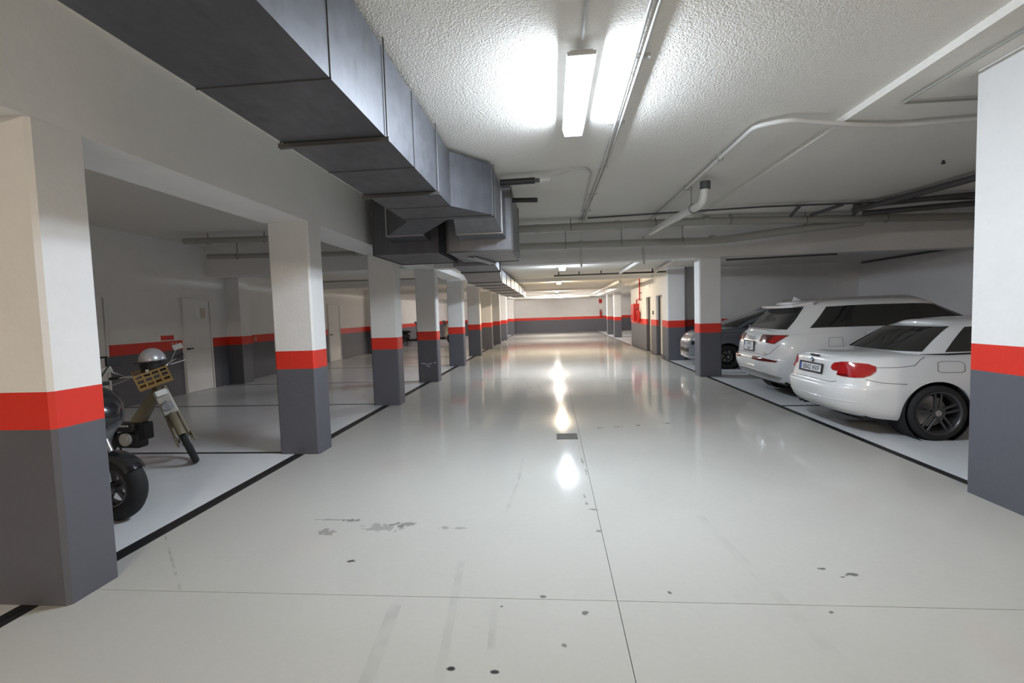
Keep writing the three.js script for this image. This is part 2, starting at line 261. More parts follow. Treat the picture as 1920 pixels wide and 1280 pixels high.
// ------------------------------------------------------------------ lamps
function lamp(label, x, y, Z0, L, colour, power, rod, down = 1.85, side = 1.9) {
  const o = thing('fluorescent_lamp', label, 'lamp', [x, y, -(Z0 + L / 2)]);
  const w = .195, h = .06;
  const prof = new THREE.Shape([[-w / 2, 0], [-w / 2 + .018, -h], [w / 2 - .018, -h], [w / 2, 0]].map(p => new THREE.Vector2(...p)));
  const g = new THREE.ExtrudeGeometry(prof, { depth: L - .02, bevelEnabled: true, bevelSize: .006, bevelThickness: .006, bevelSegments: 2 }); g.translate(0, 0, -(L - .02) / 2);
  part('diffuser', g, GLOW.get(colour), o);
  part('housing', rbx(w - .03, .03, L - .01, .008, 0, .017, 0), M.lampBody, o);
  for (const s of [-1, 1]) part('end_cap', rbx(w + .008, .03, .03, .006, 0, .004, s * (L / 2 - .012)), M.lampBody, o);
  for (const s of [-1, 1]) part('hanger', cyl(P3(0, .05, s * L * .35), P3(0, .05 + rod, s * L * .35), .008, 8), M.conduit, o);
  const add = (px, py, rz, W, k) => { const l = new THREE.RectAreaLight(colour, power * k, W, L - .08); l.position.set(px, py, 0); l.castShadow = true; const dir = P3(Math.sin(rz), -Math.cos(rz), 0); l.up.set(0, 0, 1); o.add(l); l.lookAt(o.position.clone().add(P3(px, py, 0)).add(dir)); };
  add(0, -h - .012, 0, w - .015, down * .84); add(w / 2 + .014, -h / 2, 1.2, h - .008, side); add(-w / 2 - .014, -h / 2, -1.2, h - .008, side);
  return o;
}
lamp('bright cool white fluorescent lamp under the high stippled ceiling', .254, 3.385, 3.36, 1.35, COOL, LAMP_POWER, .063);
lamp('cool white fluorescent lamp just past the deep cross beam', .33, 2.865, 12.1, 1.37, COOL, LAMP_POWER, .003, 1.3, 2.3);
lamp('warm fluorescent lamp halfway down the low aisle', .33, 2.865, 18.5, 1.37, WARM, LAMP_POWER * 1.4, .003, .9, 2.6);
lamp('fluorescent lamp in the aisle between the hose cabinet and the end wall', .33, 2.865, 26.6, 1.37, NEUTRAL, LAMP_POWER * 2.1, .003, .9, 2.6);
lamp('last fluorescent lamp of the aisle, before the end wall', .33, 2.865, 32.6, 1.37, NEUTRAL, LAMP_POWER * 2.9, .003, .9, 2.6);
lamp('fluorescent lamp of the aisle behind the viewpoint', .255, 3.445, -5.6, 1.37, SOFT, LAMP_POWER * 3.1, .003);

// ------------------------------------------------------------------ ventilation duct
function ductBox(x0, x1, y0, y1, Z0, Z1, X0 = x0, X1 = x1, Y0 = y0, Y1 = y1) { // sheet-metal frustum from the first rectangle at Z0 to the second at Z1
  const p = [[x0, y0, Z0], [x1, y0, Z0], [x1, y1, Z0], [x0, y1, Z0], [X0, Y0, Z1], [X1, Y0, Z1], [X1, Y1, Z1], [X0, Y1, Z1]].map(q => V(...q));
  const f = [[0, 1, 2, 3], [5, 4, 7, 6], [4, 0, 3, 7], [1, 5, 6, 2], [3, 2, 6, 7], [4, 5, 1, 0]], pos = [];
  for (const [a, b, c, d] of f) for (const k of [a, b, c, a, c, d]) pos.push(p[k].x, p[k].y, p[k].z);
  const g = new THREE.BufferGeometry(); g.setAttribute('position', new THREE.Float32BufferAttribute(pos, 3)); g.computeVertexNormals(); return worldUV(g);
}
const flange = (x0, x1, y0, y1, Z, t = .012, w = .018) => [box(x0 - w, x1 + w, y0 - w, y0 + .004, Z - t, Z + t), box(x0 - w, x1 + w, y1 - .004, y1 + w, Z - t, Z + t), box(x0 - w, x0 + .004, y0, y1, Z - t, Z + t), box(x1 - .004, x1 + w, y0, y1, Z - t, Z + t)];
{
  const d = thing('ventilation_duct', 'large rectangular galvanised duct hung under the high ceiling', 'duct');
  const y0 = 2.83, y1 = 3.43, xa = -1.82, xb = -1.095;
  const zs = [.3, 1.4, 2.362, 3.15, 3.82, 4.575, 5.2];
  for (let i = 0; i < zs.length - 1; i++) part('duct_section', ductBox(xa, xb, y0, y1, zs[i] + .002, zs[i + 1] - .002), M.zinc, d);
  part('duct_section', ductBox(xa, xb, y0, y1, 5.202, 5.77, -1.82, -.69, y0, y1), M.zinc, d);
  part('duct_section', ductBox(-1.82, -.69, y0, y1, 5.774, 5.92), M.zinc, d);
  for (const z of [1.4, 2.362, 3.82, 5.2]) part('seam', flange(xa, xb, y0, y1, z, .004, .006), M.zincDark, d);
  part('seam', flange(-1.82, -.69, y0, y1, 5.77, .005, .008), M.zincDark, d);
  for (const z of [.5, 3.15, 4.575]) { part('hanger_bar', [box(xa - .03, xb + .03, y0 - .035, y0 - .006, z - .018, z + .018)], M.zincDark, d); for (const x of [xa - .02, xb + .015]) part('hanger_rod', cyl(V(x, y0 - .04, z), V(x, CEIL, z), .006, 8), M.zincDark, d); }
  part('hanger_rod', cyl(V(-.68, y0, 5.9), V(-.68, CEIL, 5.9), .006, 8), M.zincDark, d);
  const r = thing('duct_plenum', 'galvanised plenum box hanging clear of the side beam, under the duct end', 'duct');
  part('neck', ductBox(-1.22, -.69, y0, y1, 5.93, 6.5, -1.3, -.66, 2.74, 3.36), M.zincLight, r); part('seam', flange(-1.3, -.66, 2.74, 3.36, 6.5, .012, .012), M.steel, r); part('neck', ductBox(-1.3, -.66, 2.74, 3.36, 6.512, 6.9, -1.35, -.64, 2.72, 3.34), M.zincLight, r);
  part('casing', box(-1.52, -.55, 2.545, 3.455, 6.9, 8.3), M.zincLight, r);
  for (const [x, z] of [[-1.52, 6.9], [-.55, 6.9], [-.55, 8.3], [-1.52, 8.3]]) part('corner_angle', box(x - .012, x + .012, 2.54, 3.46, z - .012, z + .012), M.zincDark, r);
  part('edge_angle', [box(-1.53, -.54, 2.535, 2.56, 6.885, 6.91), box(-1.53, -.54, 2.535, 2.56, 8.29, 8.312), box(-.562, -.538, 2.535, 2.56, 6.9, 8.3)], M.zincDark, r);
  for (const x of [-1.3, -1.22]) part('spring_hanger', cyl(V(x, 2.53, 7.4), V(x + .25, 2.50, 8.2), .018, 8), M.steel, r);
  const l = thing('duct_plenum', 'dark galvanised plenum box hanging against the side beam', 'duct');
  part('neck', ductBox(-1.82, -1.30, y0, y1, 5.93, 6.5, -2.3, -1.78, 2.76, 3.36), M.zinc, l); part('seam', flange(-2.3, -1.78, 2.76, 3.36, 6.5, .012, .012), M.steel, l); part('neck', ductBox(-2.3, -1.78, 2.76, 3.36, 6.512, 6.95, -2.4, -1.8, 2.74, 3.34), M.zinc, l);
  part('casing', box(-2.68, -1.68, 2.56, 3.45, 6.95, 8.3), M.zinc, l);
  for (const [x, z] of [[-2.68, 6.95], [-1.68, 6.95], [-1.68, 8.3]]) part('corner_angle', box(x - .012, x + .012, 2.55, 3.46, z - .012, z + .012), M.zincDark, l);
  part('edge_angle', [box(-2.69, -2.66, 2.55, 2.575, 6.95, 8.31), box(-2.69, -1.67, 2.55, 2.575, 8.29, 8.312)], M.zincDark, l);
  // lower run past the cross beam
  const f = thing('ventilation_duct', 'flat galvanised duct running on under the low ceiling past the cross beam', 'duct');
  const q0 = 2.44, q1 = 2.75;
  part('duct_section', ductBox(-1.75, -.98, q0 + .05, q1, 8.32, 9.0, -1.72, -.98, q0, q1), M.zincLight, f);
  part('duct_section', ductBox(-1.72, -.98, q0, q1, 9.02, 11.9, -2.12, -1.26, q0, q1), M.zincLight, f);
  let z = 11.92; for (const e of [13.2, 14.6, 16.1, 18.3, 21.6]) { part('duct_section', ductBox(-2.12, -1.26, q0, q1, z, e - .02, -2.12, -1.26), M.zincLight, f); z = e; }
  part('duct_section', ductBox(-2.0, -1.34, q0 + .02, q1 - .02, 21.6, 24.5), M.zincLight, f);
  part('seam', flange(-1.72, -.98, q0, q1, 9.01, .012, .02), M.zincDark, f);
  for (const s of [11.91, 13.19, 14.59, 16.09, 18.29, 21.59]) part('seam', flange(-2.12, -1.26, q0, q1, s, .012, .016), M.zincDark, f);
  part('grille', box(-1.26, -1.245, 2.5, 2.69, 20.4, 21.0), M.black, f);
  for (const s of [12.6, 15.3, 19.8, 23.2]) for (const x of [-2.05, -1.4]) part('hanger_rod', cyl(V(x, q1 - .03, s), V(x, LOW, s), .006, 6), M.zincDark, f);
  // black pipe stubs beside the plenum
  const k = thing('insulated_pipe', 'black insulated pipe stub with grey coupling near the plenum', 'pipe');
  part('insulation', pipeGeo([V(-.64, 3.36, 6.3), V(-.18, 3.36, 6.28)], .042), M.black, k); part('core', pipeGeo([V(-.2, 3.36, 6.28), V(-.10, 3.36, 6.28)], .026), M.pvcDark, k); part('coupling', pipeGeo([V(-.11, 3.36, 6.28), V(.03, 3.365, 6.27)], .036), M.pvc, k);
  solo('insulated_pipe', pipeGeo([V(-.545, 3.315, 7.1), V(-.17, 3.30, 7.1)], .034), M.black, 'short black pipe stub poking out of the plenum side', 'pipe');
}

// ------------------------------------------------------------------ conduits and pipes
const clipRing = (p, r, axis) => { const g = new THREE.TorusGeometry(r + .006, .006, 6, 16); if (axis === 'x') g.rotateY(Math.PI / 2); g.translate(p.x, p.y, p.z); return g; };
{
  const a = thing('conduit_pair', 'pair of thin steel conduits running lengthwise beside the bright lamp', 'conduit');
  part('conduit', pipeGeo([V(.645, 3.455, -8), V(.645, 3.455, 3.0), V(.70, 3.455, 6), V(.66, 3.455, 9.5)], .014), M.conduit, a);
  part('conduit', pipeGeo([V(.70, 3.455, -8), V(.70, 3.455, 3.0), V(.745, 3.455, 6), V(.69, 3.455, 9.5)], .012), M.conduit, a);
  part('conduit', pipeGeo([V(.03, 3.40, 6.27), V(.50, 3.455, 6.2), V(.585, 3.455, 6.5), V(.625, 3.455, 9.5)], .010, .1), M.conduit, a);
  for (const z of [1, 2.4, 3.6, 4.8, 6.2, 7.6, 8.8]) part('clip', box(.6, .77, 3.455, CEIL, z, z + .02), M.conduit, a);
  const jb = part('junction_box', rbx(.13, .05, .18, .01), M.pvc, a); jb.position.copy(V(.655, 3.45, 9.6));
  solo('conduit', pipeGeo([V(.245, 3.455, -4), V(.257, 3.455, 3.3)], .011), M.conduit, 'thin steel conduit feeding the end of the bright lamp', 'conduit');
  solo('conduit', pipeGeo([V(.72, 3.36, 8.95), V(3.8, 3.36, 8.7), V(8.6, 3.36, 8.95)], .016), M.pvcDark, 'thin dark conduit crossing above the big drain pipes', 'conduit');
  solo('conduit', pipeGeo([V(3.22, 3.39, -3), V(3.205, 3.39, 4.6), V(4.6, 3.39, 4.64)], .011, .03), M.pvcGrey, 'thin conduit bending at a right angle over the convertible', 'conduit');
  const p = thing('water_pipe', 'slim pale pipe bending across the ceiling step towards the right', 'pipe');
  part('pipe', pipeGeo([V(2.07, 3.43, 10.3), V(2.11, 3.43, 5.05), V(2.36, 3.42, 4.9), V(3.05, 3.375, 5.02), V(3.5, 3.37, 5.1), V(6.5, 3.37, 4.9)], .024, .1), M.pvc, p);
  for (const [x, z] of [[2.075, 9.2], [2.095, 7.4], [2.105, 6.0]]) part('clip', box(x - .035, x + .035, 3.40, CEIL, z, z + .02), M.pvcGrey, p);
  // bent waste pipe dropping from the ceiling
  const w = thing('waste_pipe', 'white bent waste pipe with grey collar dropping from the ceiling', 'pipe');
  part('pipe', pipeGeo([V(2.24, 3.40, 7.0), V(2.22, 3.11, 7.02), V(2.0, 3.08, 8.3), V(1.98, 3.12, 9.45)], .062, .14, 16), M.pvc, w);
  part('collar', cyl(V(2.24, 3.412, 7.0), V(2.238, 3.30, 7.0), .072, 18), M.pvcDark, w);
  part('strap', [cyl(V(2.13, 3.45, 7.3), V(2.13, 3.05, 7.3), .005, 6), clipRing(V(2.165, 3.10, 7.3), .064)], M.zincDark, w);
  // two large drain pipes along the cross beam
  const hang = (o, x, y, Z, r, top) => { part('hanger_rod', cyl(V(x, y + r, Z), V(x, top, Z), .007, 6), M.zincDark, o); part('hanger_ring', clipRing(V(x, y, Z), r, 'x'), M.zincDark, o); };
  const b1 = thing('drain_pipe', 'upper long horizontal drain pipe in front of the cross beam', 'pipe');
  part('pipe', pipeGeo([V(-1.5, 3.31, 9.5), V(2.8, 3.30, 9.5), V(5.2, 3.27, 9.72), V(9.5, 3.24, 10.2)], .078, .3, 16), M.pvcGrey, b1);
  for (const x of [.42, 2.08, 3.5]) hang(b1, x, 3.305, 9.5, .078, CEIL); for (const [x, z] of [[5.0, 9.7], [6.6, 9.88]]) hang(b1, x, 3.26, z, .078, CEIL_R);
  for (const x of [-.3, 1.3, 3.0]) part('socket', cyl(V(x, 3.304, 9.5), V(x + .1, 3.304, 9.5), .088, 16), M.pvcGrey, b1);
  const b2 = thing('drain_pipe', 'lower long horizontal drain pipe joining the upper one on the right', 'pipe');
  part('pipe', pipeGeo([V(-1.2, 3.04, 10.05), V(3.45, 2.99, 10.05), V(5.1, 3.14, 9.95), V(6.2, 3.22, 9.92)], .078, .3, 16), M.pvcGrey, b2);
  for (const x of [.33, 1.5, 2.75]) hang(b2, x, 3.02, 10.05, .078, CEIL);
  for (const x of [.6, 3.3]) part('socket', cyl(V(x, 3.02, 10.05), V(x + .1, 3.018, 10.05), .088, 16), M.pvcGrey, b2);
  for (const x of [.72, 2.16]) solo('pipe_bracket', box(x - .025, x + .025, BEAM - .1, 3.3, 11.11, 11.148), M.pvc, 'narrow vertical conduit cover fixed on the face of the cross beam', 'conduit', 'conduit covers on the cross beam');
  // dark bundle on the right over the cars
  const bundle = [[V(5.56, 3.31, 9.15), V(5.81, 3.31, 8.2), V(6.02, 3.31, 6.9), V(6.3, 3.31, 4.8)], [V(5.4, 3.33, 8.9), V(6.9, 3.33, 8.4), V(9.5, 3.33, 8.1)], [V(5.75, 3.25, 9.2), V(7.3, 3.25, 8.7), V(9.5, 3.25, 8.5)], [V(5.9, 3.35, 8.7), V(6.2, 3.35, 7.3), V(6.6, 3.35, 5.2)]];
  const bl = ['dark cable tray pipe turning towards the viewer over the convertible', 'dark pipe running right under the ceiling over the estate car', 'lower dark pipe running right over the estate car', 'upper thin dark pipe over the convertible'];
  bundle.forEach((q, i) => solo('service_pipe', pipeGeo(q, [.05, .045, .05, .028][i], .25, 12), M.pvcDark, bl[i], 'pipe'));
  for (const [x, z, X, Z] of [[4.36, 8.65, 4.56, 9.35], [5.1, 8.7, 4.95, 9.4], [5.46, 8.7, 5.8, 9.55]]) solo('branch_pipe', pipeGeo([V(x, 3.33, z), V(X, 3.30, Z)], .03), M.pvcDark, 'short dark branch pipe joining the upper drain pipe', 'pipe', 'short branches into the drain pipe');
  solo('sprinkler_stub', [cyl(V(5.1, CEIL_R, 6.6), V(5.1, 3.385, 6.6), .014, 10), cyl(V(5.1, 3.385, 6.6), V(5.1, 3.37, 6.6), .024, 12)], M.black, 'small black stub under the ceiling over the convertible', 'pipe');
  solo('wall_pipe', pipeGeo([V(4.0, 2.69, 11.1), V(6.4, 2.72, 11.1)], .022), M.pvcDark, 'dark pipe along the bottom of the cross beam over the cars', 'pipe');
  solo('wall_pipe', pipeGeo([V(9.55, 2.85, 15.3), V(9.55, 2.85, 5)], .03), M.pvcDark, 'dark pipe along the top of the right back wall', 'pipe');
  // pipes in the left bay and in the low part
  const l1 = thing('drain_pipe', 'drain pipe hung high in the left bays, the one further from the cross beam', 'pipe'); part('pipe', pipeGeo([V(-7.6, 3.33, 9.18), V(-3.4, 3.30, 9.4)], .06, .1, 14), M.pvcGrey, l1); for (const x of [-7.1, -5.9, -4.6]) hang(l1, x, 3.315, 9.2 + (x + 7.6) * .05, .06, CEIL);
  const l2 = thing('drain_pipe', 'drain pipe hung high in the left bays, the one next to the cross beam', 'pipe'); part('pipe', pipeGeo([V(-7.65, 3.1, 9.9), V(-3.4, 3.08, 10.4)], .055, .1, 14), M.pvcGrey, l2); for (const x of [-7.0, -5.8, -4.4]) hang(l2, x, 3.09, 9.9 + (x + 7.65) * .118, .055, CEIL);
  solo('wall_pipe', pipeGeo([V(-8.3, 2.79, 13.9), V(-3.4, 2.80, 14.4)], .03), M.pvcGrey, 'pipe crossing the left bays under the low ceiling', 'pipe');
  solo('white_pipe', pipeGeo([V(2.18, 2.80, 11.6), V(2.18, 2.80, 15.0)], .045), M.pvc, 'white pipe along the low ceiling from the cross beam to the dark crossing pipe', 'pipe');
  solo('white_pipe', pipeGeo([V(3.02, 2.80, 11.6), V(3.27, 2.80, 15.05)], .045), M.pvc, 'white pipe along the low ceiling beside the painted block', 'pipe');
  solo('white_pipe', pipeGeo([V(2.6, 2.72, 17.9), V(2.6, 2.72, 32)], .06), M.pvc, 'white pipe along the low ceiling beyond the dark crossing pipe', 'pipe');
  const x = thing('crossing_pipe', 'dark pipe crossing the aisle under the low ceiling', 'pipe'); part('pipe', pipeGeo([V(.1, 2.79, 15.1), V(3.7, 2.79, 15.1)], .028), M.pvcDark, x); for (const q of [.25, .9, 1.6, 2.3, 3.2]) part('clip', box(q - .02, q + .02, 2.78, LOW, 15.09, 15.13), M.pvcDark, x);
  solo('crossing_pipe', pipeGeo([V(-2.81, 2.70, 33.5), V(2.66, 2.70, 33.5)], .04), M.pvc, 'pale pipe crossing the aisle before the end wall', 'pipe');
}

// ------------------------------------------------------------------ fire equipment, signs
{
  const o = thing('hose_cabinet', 'red fire hose cabinet on the painted block', 'cabinet', [3.6, 1.13, -20.6]);
  part('body', rbx(.24, .76, .75, .015, 0, .38, 0), M.redGloss, o); part('door_frame', [bx(.012, .70, .03, -.124, .38, -.33), bx(.012, .70, .03, -.124, .38, .33), bx(.012, .03, .69, -.124, .04, 0), bx(.012, .03, .69, -.124, .72, 0)], M.red, o); part('glass', bx(.006, .64, .62, -.122, .38, 0), M.redGloss, o); part('handle', bx(.02, .08, .02, -.135, .38, .28), M.chrome, o);
  const p = thing('riser_pipe', 'red water pipe dropping from the ceiling to the hose cabinet', 'pipe'); part('pipe', pipeGeo([V(3.64, LOW - .003, 19.7), V(3.64, 2.06, 19.7), V(3.64, 2.06, 20.4), V(3.64, 1.895, 20.4)], .03, .05), M.redGloss, p); for (const y of [2.7, 2.3]) part('clip', box(3.6, 3.72, y, y + .03, 19.66, 19.74), M.zincDark, p);
  const ext = (label, x, y, Z) => { const e = thing('fire_extinguisher', label, 'extinguisher', [x, y, -Z]); const pr = [[0, 0], [.075, .005], [.08, .03], [.08, .40], [.065, .46], [.03, .49], [.022, .52], [0, .52]].map(q => new THREE.Vector2(...q)); part('cylinder', new THREE.LatheGeometry(pr, 20), M.redGloss, e); part('valve', [cyl(P3(0, .52, 0), P3(0, .57, 0), .02, 10), bx(.03, .015, .14, 0, .585, .03), bx(.03, .012, .12, 0, .56, .03)], M.black, e); part('hose', pipeGeo([P3(0, .55, 0), P3(-.09, .53, .02), P3(-.1, .3, .03), P3(-.085, .12, .03)], .011, .05, 8), M.black, e); part('gauge', cyl(P3(-.02, .54, 0), P3(-.035, .54, 0), .016, 12), M.white, e); part('bracket', bx(.03, .03, .12, .085, .3, 0), M.black, e); return e; };
  ext('red fire extinguisher hung next to the hose cabinet', 3.62, 1.12, 19.95);
  const e2 = ext('dark red fire extinguisher hung on the far end wall', 3.97, 1.18, 38.48); e2.rotation.y = -Math.PI / 2;
  solo('fire_sign', box(3.86, 4.10, 2.28, 2.62, 38.57, 38.598), M.redGloss, 'small red square sign high on the far end wall', 'sign');
  const ip = thing('intercom', 'small black push-button box between the two recessed doors', 'switch', [3.7, 1.5, -17.5]); part('box', rbx(.03, .14, .09, .008, .005, 0, 0), M.black, ip); part('button', cyl(P3(-.01, .02, 0), P3(-.018, .02, 0), .016, 12), M.steel, ip);
  solo('lobby_sign', box(3.705, 3.719, 2.45, 2.62, 18.1, 18.6), M.white, 'white sign plate over the recessed doors', 'sign');
  const ns = thing('bay_sign', 'small red plate above the red band of the left wall', 'sign', [XLW, 1.25, -9.54]); part('plate', bx(.008, .11, .34, .005, .07, 0), M.red, ns); part('border', [bx(.002, .008, .32, .0095, .118, 0), bx(.002, .008, .32, .0095, .022, 0)], M.paper, ns);
  for (const [Z, n, sh] of [[10.33, 0, 'narrow'], [10.52, 1, 'tan']]) solo('notice', box(XLW + .031, XLW + .036, 1.74, 1.98, Z, Z + .15), n ? M.paper : M.white, sh + ' paper notice on the white store door', 'notice');
  const font = await new FontLoader().loadAsync('fonts/droid/droid_sans_bold.typeface.json');
  for (const [t, Z, s] of [['34', 9.62, .12], ['35', 12.5, .1]]) { const g = new TextGeometry(t, { font, size: s, depth: .003, curveSegments: 4 }); g.rotateY(Math.PI / 2); g.translate(XLW + .001, 1.085, -Z); const m = solo('bay_number', g, M.paper, t === '34' ? 'number 34 painted on the red band below the small red plate' : 'number 35 painted on the red band past the wall pilaster', 'number'); }
}

// ------------------------------------------------------------------ cars: hulls lofted from horizontal outlines
class Hull {
  constructor(o) { Object.assign(this, o); this.nF = o.nF || o.nR; }
  n(th, v) { const q = th < Math.PI / 2 ? this.nR : this.nF; return typeof q === 'function' ? q(v) : q; }
  at(th, v, sgn = 1) {
    const c = Math.cos(th), s = Math.max(0, Math.sin(th)), e = 2 / this.n(th, v), k = Math.pow(Math.abs(c), e);
    const x = c > 0 ? this.xm - (this.xm - this.r(v)) * k : this.xm + (this.f(v) - this.xm) * k;
    return P3(x, this.yb(x) + (this.yt(x) - this.yb(x)) * v, sgn * this.w(v) * Math.pow(s, e) * (this.wx ? this.wx(x) : 1));
  }
  normal(th, v, sgn) { const h = .004; const t0 = clamp(th - h, .0005, Math.PI - .0005), t1 = clamp(th + h, .0005, Math.PI - .0005), v0 = clamp(v - h, 0, 1), v1 = clamp(v + h, 0, 1); const a = this.at(t1, v, sgn).sub(this.at(t0, v, sgn)), b = this.at(th, v1, sgn).sub(this.at(th, v0, sgn)); const n = a.cross(b).normalize(); if (sgn > 0) n.negate(); const p = this.at(th, v, sgn); const ref = P3(p.x - this.xm, .3, p.z * 2); if (n.dot(ref) < 0) n.negate(); return n; }
  thX(x, v) { const a = x < this.xm ? (this.xm - x) / (this.xm - this.r(v)) : (x - this.xm) / (this.f(v) - this.xm); const c = Math.pow(clamp(a, 0, 1), this.n(x < this.xm ? 0 : 3, v) / 2); return x < this.xm ? Math.acos(c) : Math.PI - Math.acos(c); }
  thZ(z, v, front) { const s = Math.asin(Math.pow(clamp(z / this.w(v), 0, 1), this.n(front ? 3 : 0, v) / 2)); return front ? Math.PI - s : s; }
  thetas(M) { const N = 3000, p = []; let L = [0]; for (let i = 0; i <= N; i++) { p.push(this.at(i / N * Math.PI, .5)); if (i) L.push(L[i - 1] + p[i].distanceTo(p[i - 1])); } const out = []; let j = 0; for (let k = 0; k <= M; k++) { const t = L[N] * k / M; while (j < N - 1 && L[j + 1] < t) j++; out.push((j + (t - L[j]) / Math.max(1e-9, L[j + 1] - L[j])) / N * Math.PI); } out[0] = 0; out[M] = Math.PI; return out; }
  closed(M, vs) { // watertight solid: side, crowned top, flat bottom
    const th = this.thetas(M), pos = [], tri = (a, b, c) => { for (const p of [a, b, c]) pos.push(p.x, p.y, p.z); };
    const ring = vs.map(v => { const right = th.map(t => this.at(t, v, 1)), left = th.slice(1, -1).reverse().map(t => this.at(t, v, -1)); right[0].z = 0; right[M].z = 0; return [...right, ...left]; });
    const R = 2 * M;
    for (let j = 0; j < vs.length - 1; j++) for (let i = 0; i < R; i++) { const a = ring[j][i], b = ring[j][(i + 1) % R], c = ring[j + 1][(i + 1) % R], d = ring[j + 1][i]; tri(a, b, c); tri(a, c, d); }
    const cap = (rg, up, crown) => { const K = 12, row = i => { const a = rg[i], b = i === 0 || i === M ? a : rg[R - i], o = []; for (let k = 0; k <= K; k++) { const t = k / K, z = lerp(b.z, a.z, t), q = Math.abs(a.z) < 1e-6 ? 1 : Math.abs(z / a.z); o.push(k === K ? a : k === 0 ? b : P3(a.x, lerp(b.y, a.y, t) + crown(a.x, Math.abs(a.z)) * (1 - q * q * q), z)); } return o; };
      for (let i = 0; i < M; i++) { const A = row(i), B = row(i + 1); for (let k = 0; k < 12; k++) { const q = up ? [[A[k], A[k + 1], B[k + 1]], [A[k], B[k + 1], B[k]]] : [[A[k], B[k + 1], A[k + 1]], [A[k], B[k], B[k + 1]]]; for (const t of q) if (t[0].distanceToSquared(t[1]) > 1e-12 && t[1].distanceToSquared(t[2]) > 1e-12 && t[0].distanceToSquared(t[2]) > 1e-12) tri(...t); } } };
    cap(ring[vs.length - 1], true, (x, z) => (this.crown || 0) * Math.min(1, z / (this.w(1) * .8)));
    cap(ring[0], false, () => 0);
    const g = new THREE.BufferGeometry(); g.setAttribute('position', new THREE.Float32BufferAttribute(pos, 3)); return g;
  }
  patch(lo, hi, off = .004, sgn = 1, N = 24, K = 8) { // lo, hi: polylines of [theta, v]
    const poly = (p, t) => { const u = t * (p.length - 1), i = Math.min(p.length - 2, Math.floor(u)); return [lerp(p[i][0], p[i + 1][0], u - i), lerp(p[i][1], p[i + 1][1], u - i)]; };
    const pos = [], idx = [], q = (K + 1);
    for (let i = 0; i <= N; i++) { const a = poly(lo, i / N), b = poly(hi, i / N); for (let k = 0; k <= K; k++) { const t = k / K, th = lerp(a[0], b[0], t), v = lerp(a[1], b[1], t), p = this.at(th, v, sgn).addScaledVector(this.normal(th, v, sgn), off); pos.push(p.x, p.y, p.z); } }
    const O = pos.length / 3;
    for (let i = 0; i <= N; i++) { const a = poly(lo, i / N), b = poly(hi, i / N); for (let k = 0; k <= K; k++) { const t = k / K, th = lerp(a[0], b[0], t), v = lerp(a[1], b[1], t), p = this.at(th, v, sgn).addScaledVector(this.normal(th, v, sgn), -.012); pos.push(p.x, p.y, p.z); } }
    const quad = (a, b, c, d) => { if (sgn > 0) idx.push(a, b, c, a, c, d); else idx.push(a, c, b, a, d, c); };
    for (let i = 0; i < N; i++) for (let k = 0; k < K; k++) { const a = i * q + k, b = (i + 1) * q + k; quad(a, b, b + 1, a + 1); quad(O + a, O + a + 1, O + b + 1, O + b); }
    for (let i = 0; i < N; i++) { quad(i * q, O + i * q, O + (i + 1) * q, (i + 1) * q); quad(i * q + K, (i + 1) * q + K, O + (i + 1) * q + K, O + i * q + K); }
    for (let k = 0; k < K; k++) { quad(k, k + 1, O + k + 1, O + k); const e = N * q; quad(e + k, O + e + k, O + e + k + 1, e + k + 1); }
    const g = new THREE.BufferGeometry(); g.setAttribute('position', new THREE.Float32BufferAttribute(pos, 3)); g.setIndex(idx); g.computeVertexNormals(); return clean(toCreasedNormals(g, .6));
  }
  line(pts, wd = .005, sgn = 1, off = .0012) { const c = []; for (let i = 0; i < pts.length - 1; i++) { const n = Math.max(2, Math.ceil(Math.hypot((pts[i + 1][0] - pts[i][0]) * 6, (pts[i + 1][1] - pts[i][1]) * 4) * 4)); for (let k = 0; k <= n; k++) { if (i && !k) continue; const t = k / n, th = lerp(pts[i][0], pts[i + 1][0], t), v = lerp(pts[i][1], pts[i + 1][1], t); c.push(this.at(th, v, sgn).addScaledVector(this.normal(th, v, sgn), off)); } } const g = []; for (let i = 0; i < c.length - 1; i++) if (c[i].distanceTo(c[i + 1]) > 1e-4) g.push(cyl(c[i], c[i + 1], wd / 2, 5)); return merge(g); }
}
const paintMat = (c, metal = 0) => new THREE.MeshPhysicalMaterial({ color: c, roughness: 0.35, metalness: metal, clearcoat: 1, clearcoatRoughness: 0.04 });
const carGlass = new THREE.MeshPhysicalMaterial({ color: C(.012, .014, .014), roughness: 0.06, clearcoat: 1, clearcoatRoughness: 0.02 });
const redLamp = new THREE.MeshPhysicalMaterial({ color: C(.40, .006, .008), roughness: 0.12, clearcoat: 1, clearcoatRoughness: 0.03 });
const redLampDark = new THREE.MeshPhysicalMaterial({ color: C(.11, .004, .006), roughness: 0.12, clearcoat: 1, clearcoatRoughness: 0.03 });
const gapMat = std({ color: C(.10, .10, .10), roughness: 0.9 }), trimMat = std({ color: C(.015, .015, .015), roughness: 0.6 }), alloyDark = std({ color: C(.10, .10, .105), roughness: 0.35, metalness: 0.7 }), alloy = std({ color: C(.5, .5, .5), roughness: 0.3, metalness: 0.8 });
const evaluator = new Evaluator(); evaluator.useGroups = false; evaluator.attributes = ['position', 'normal'];
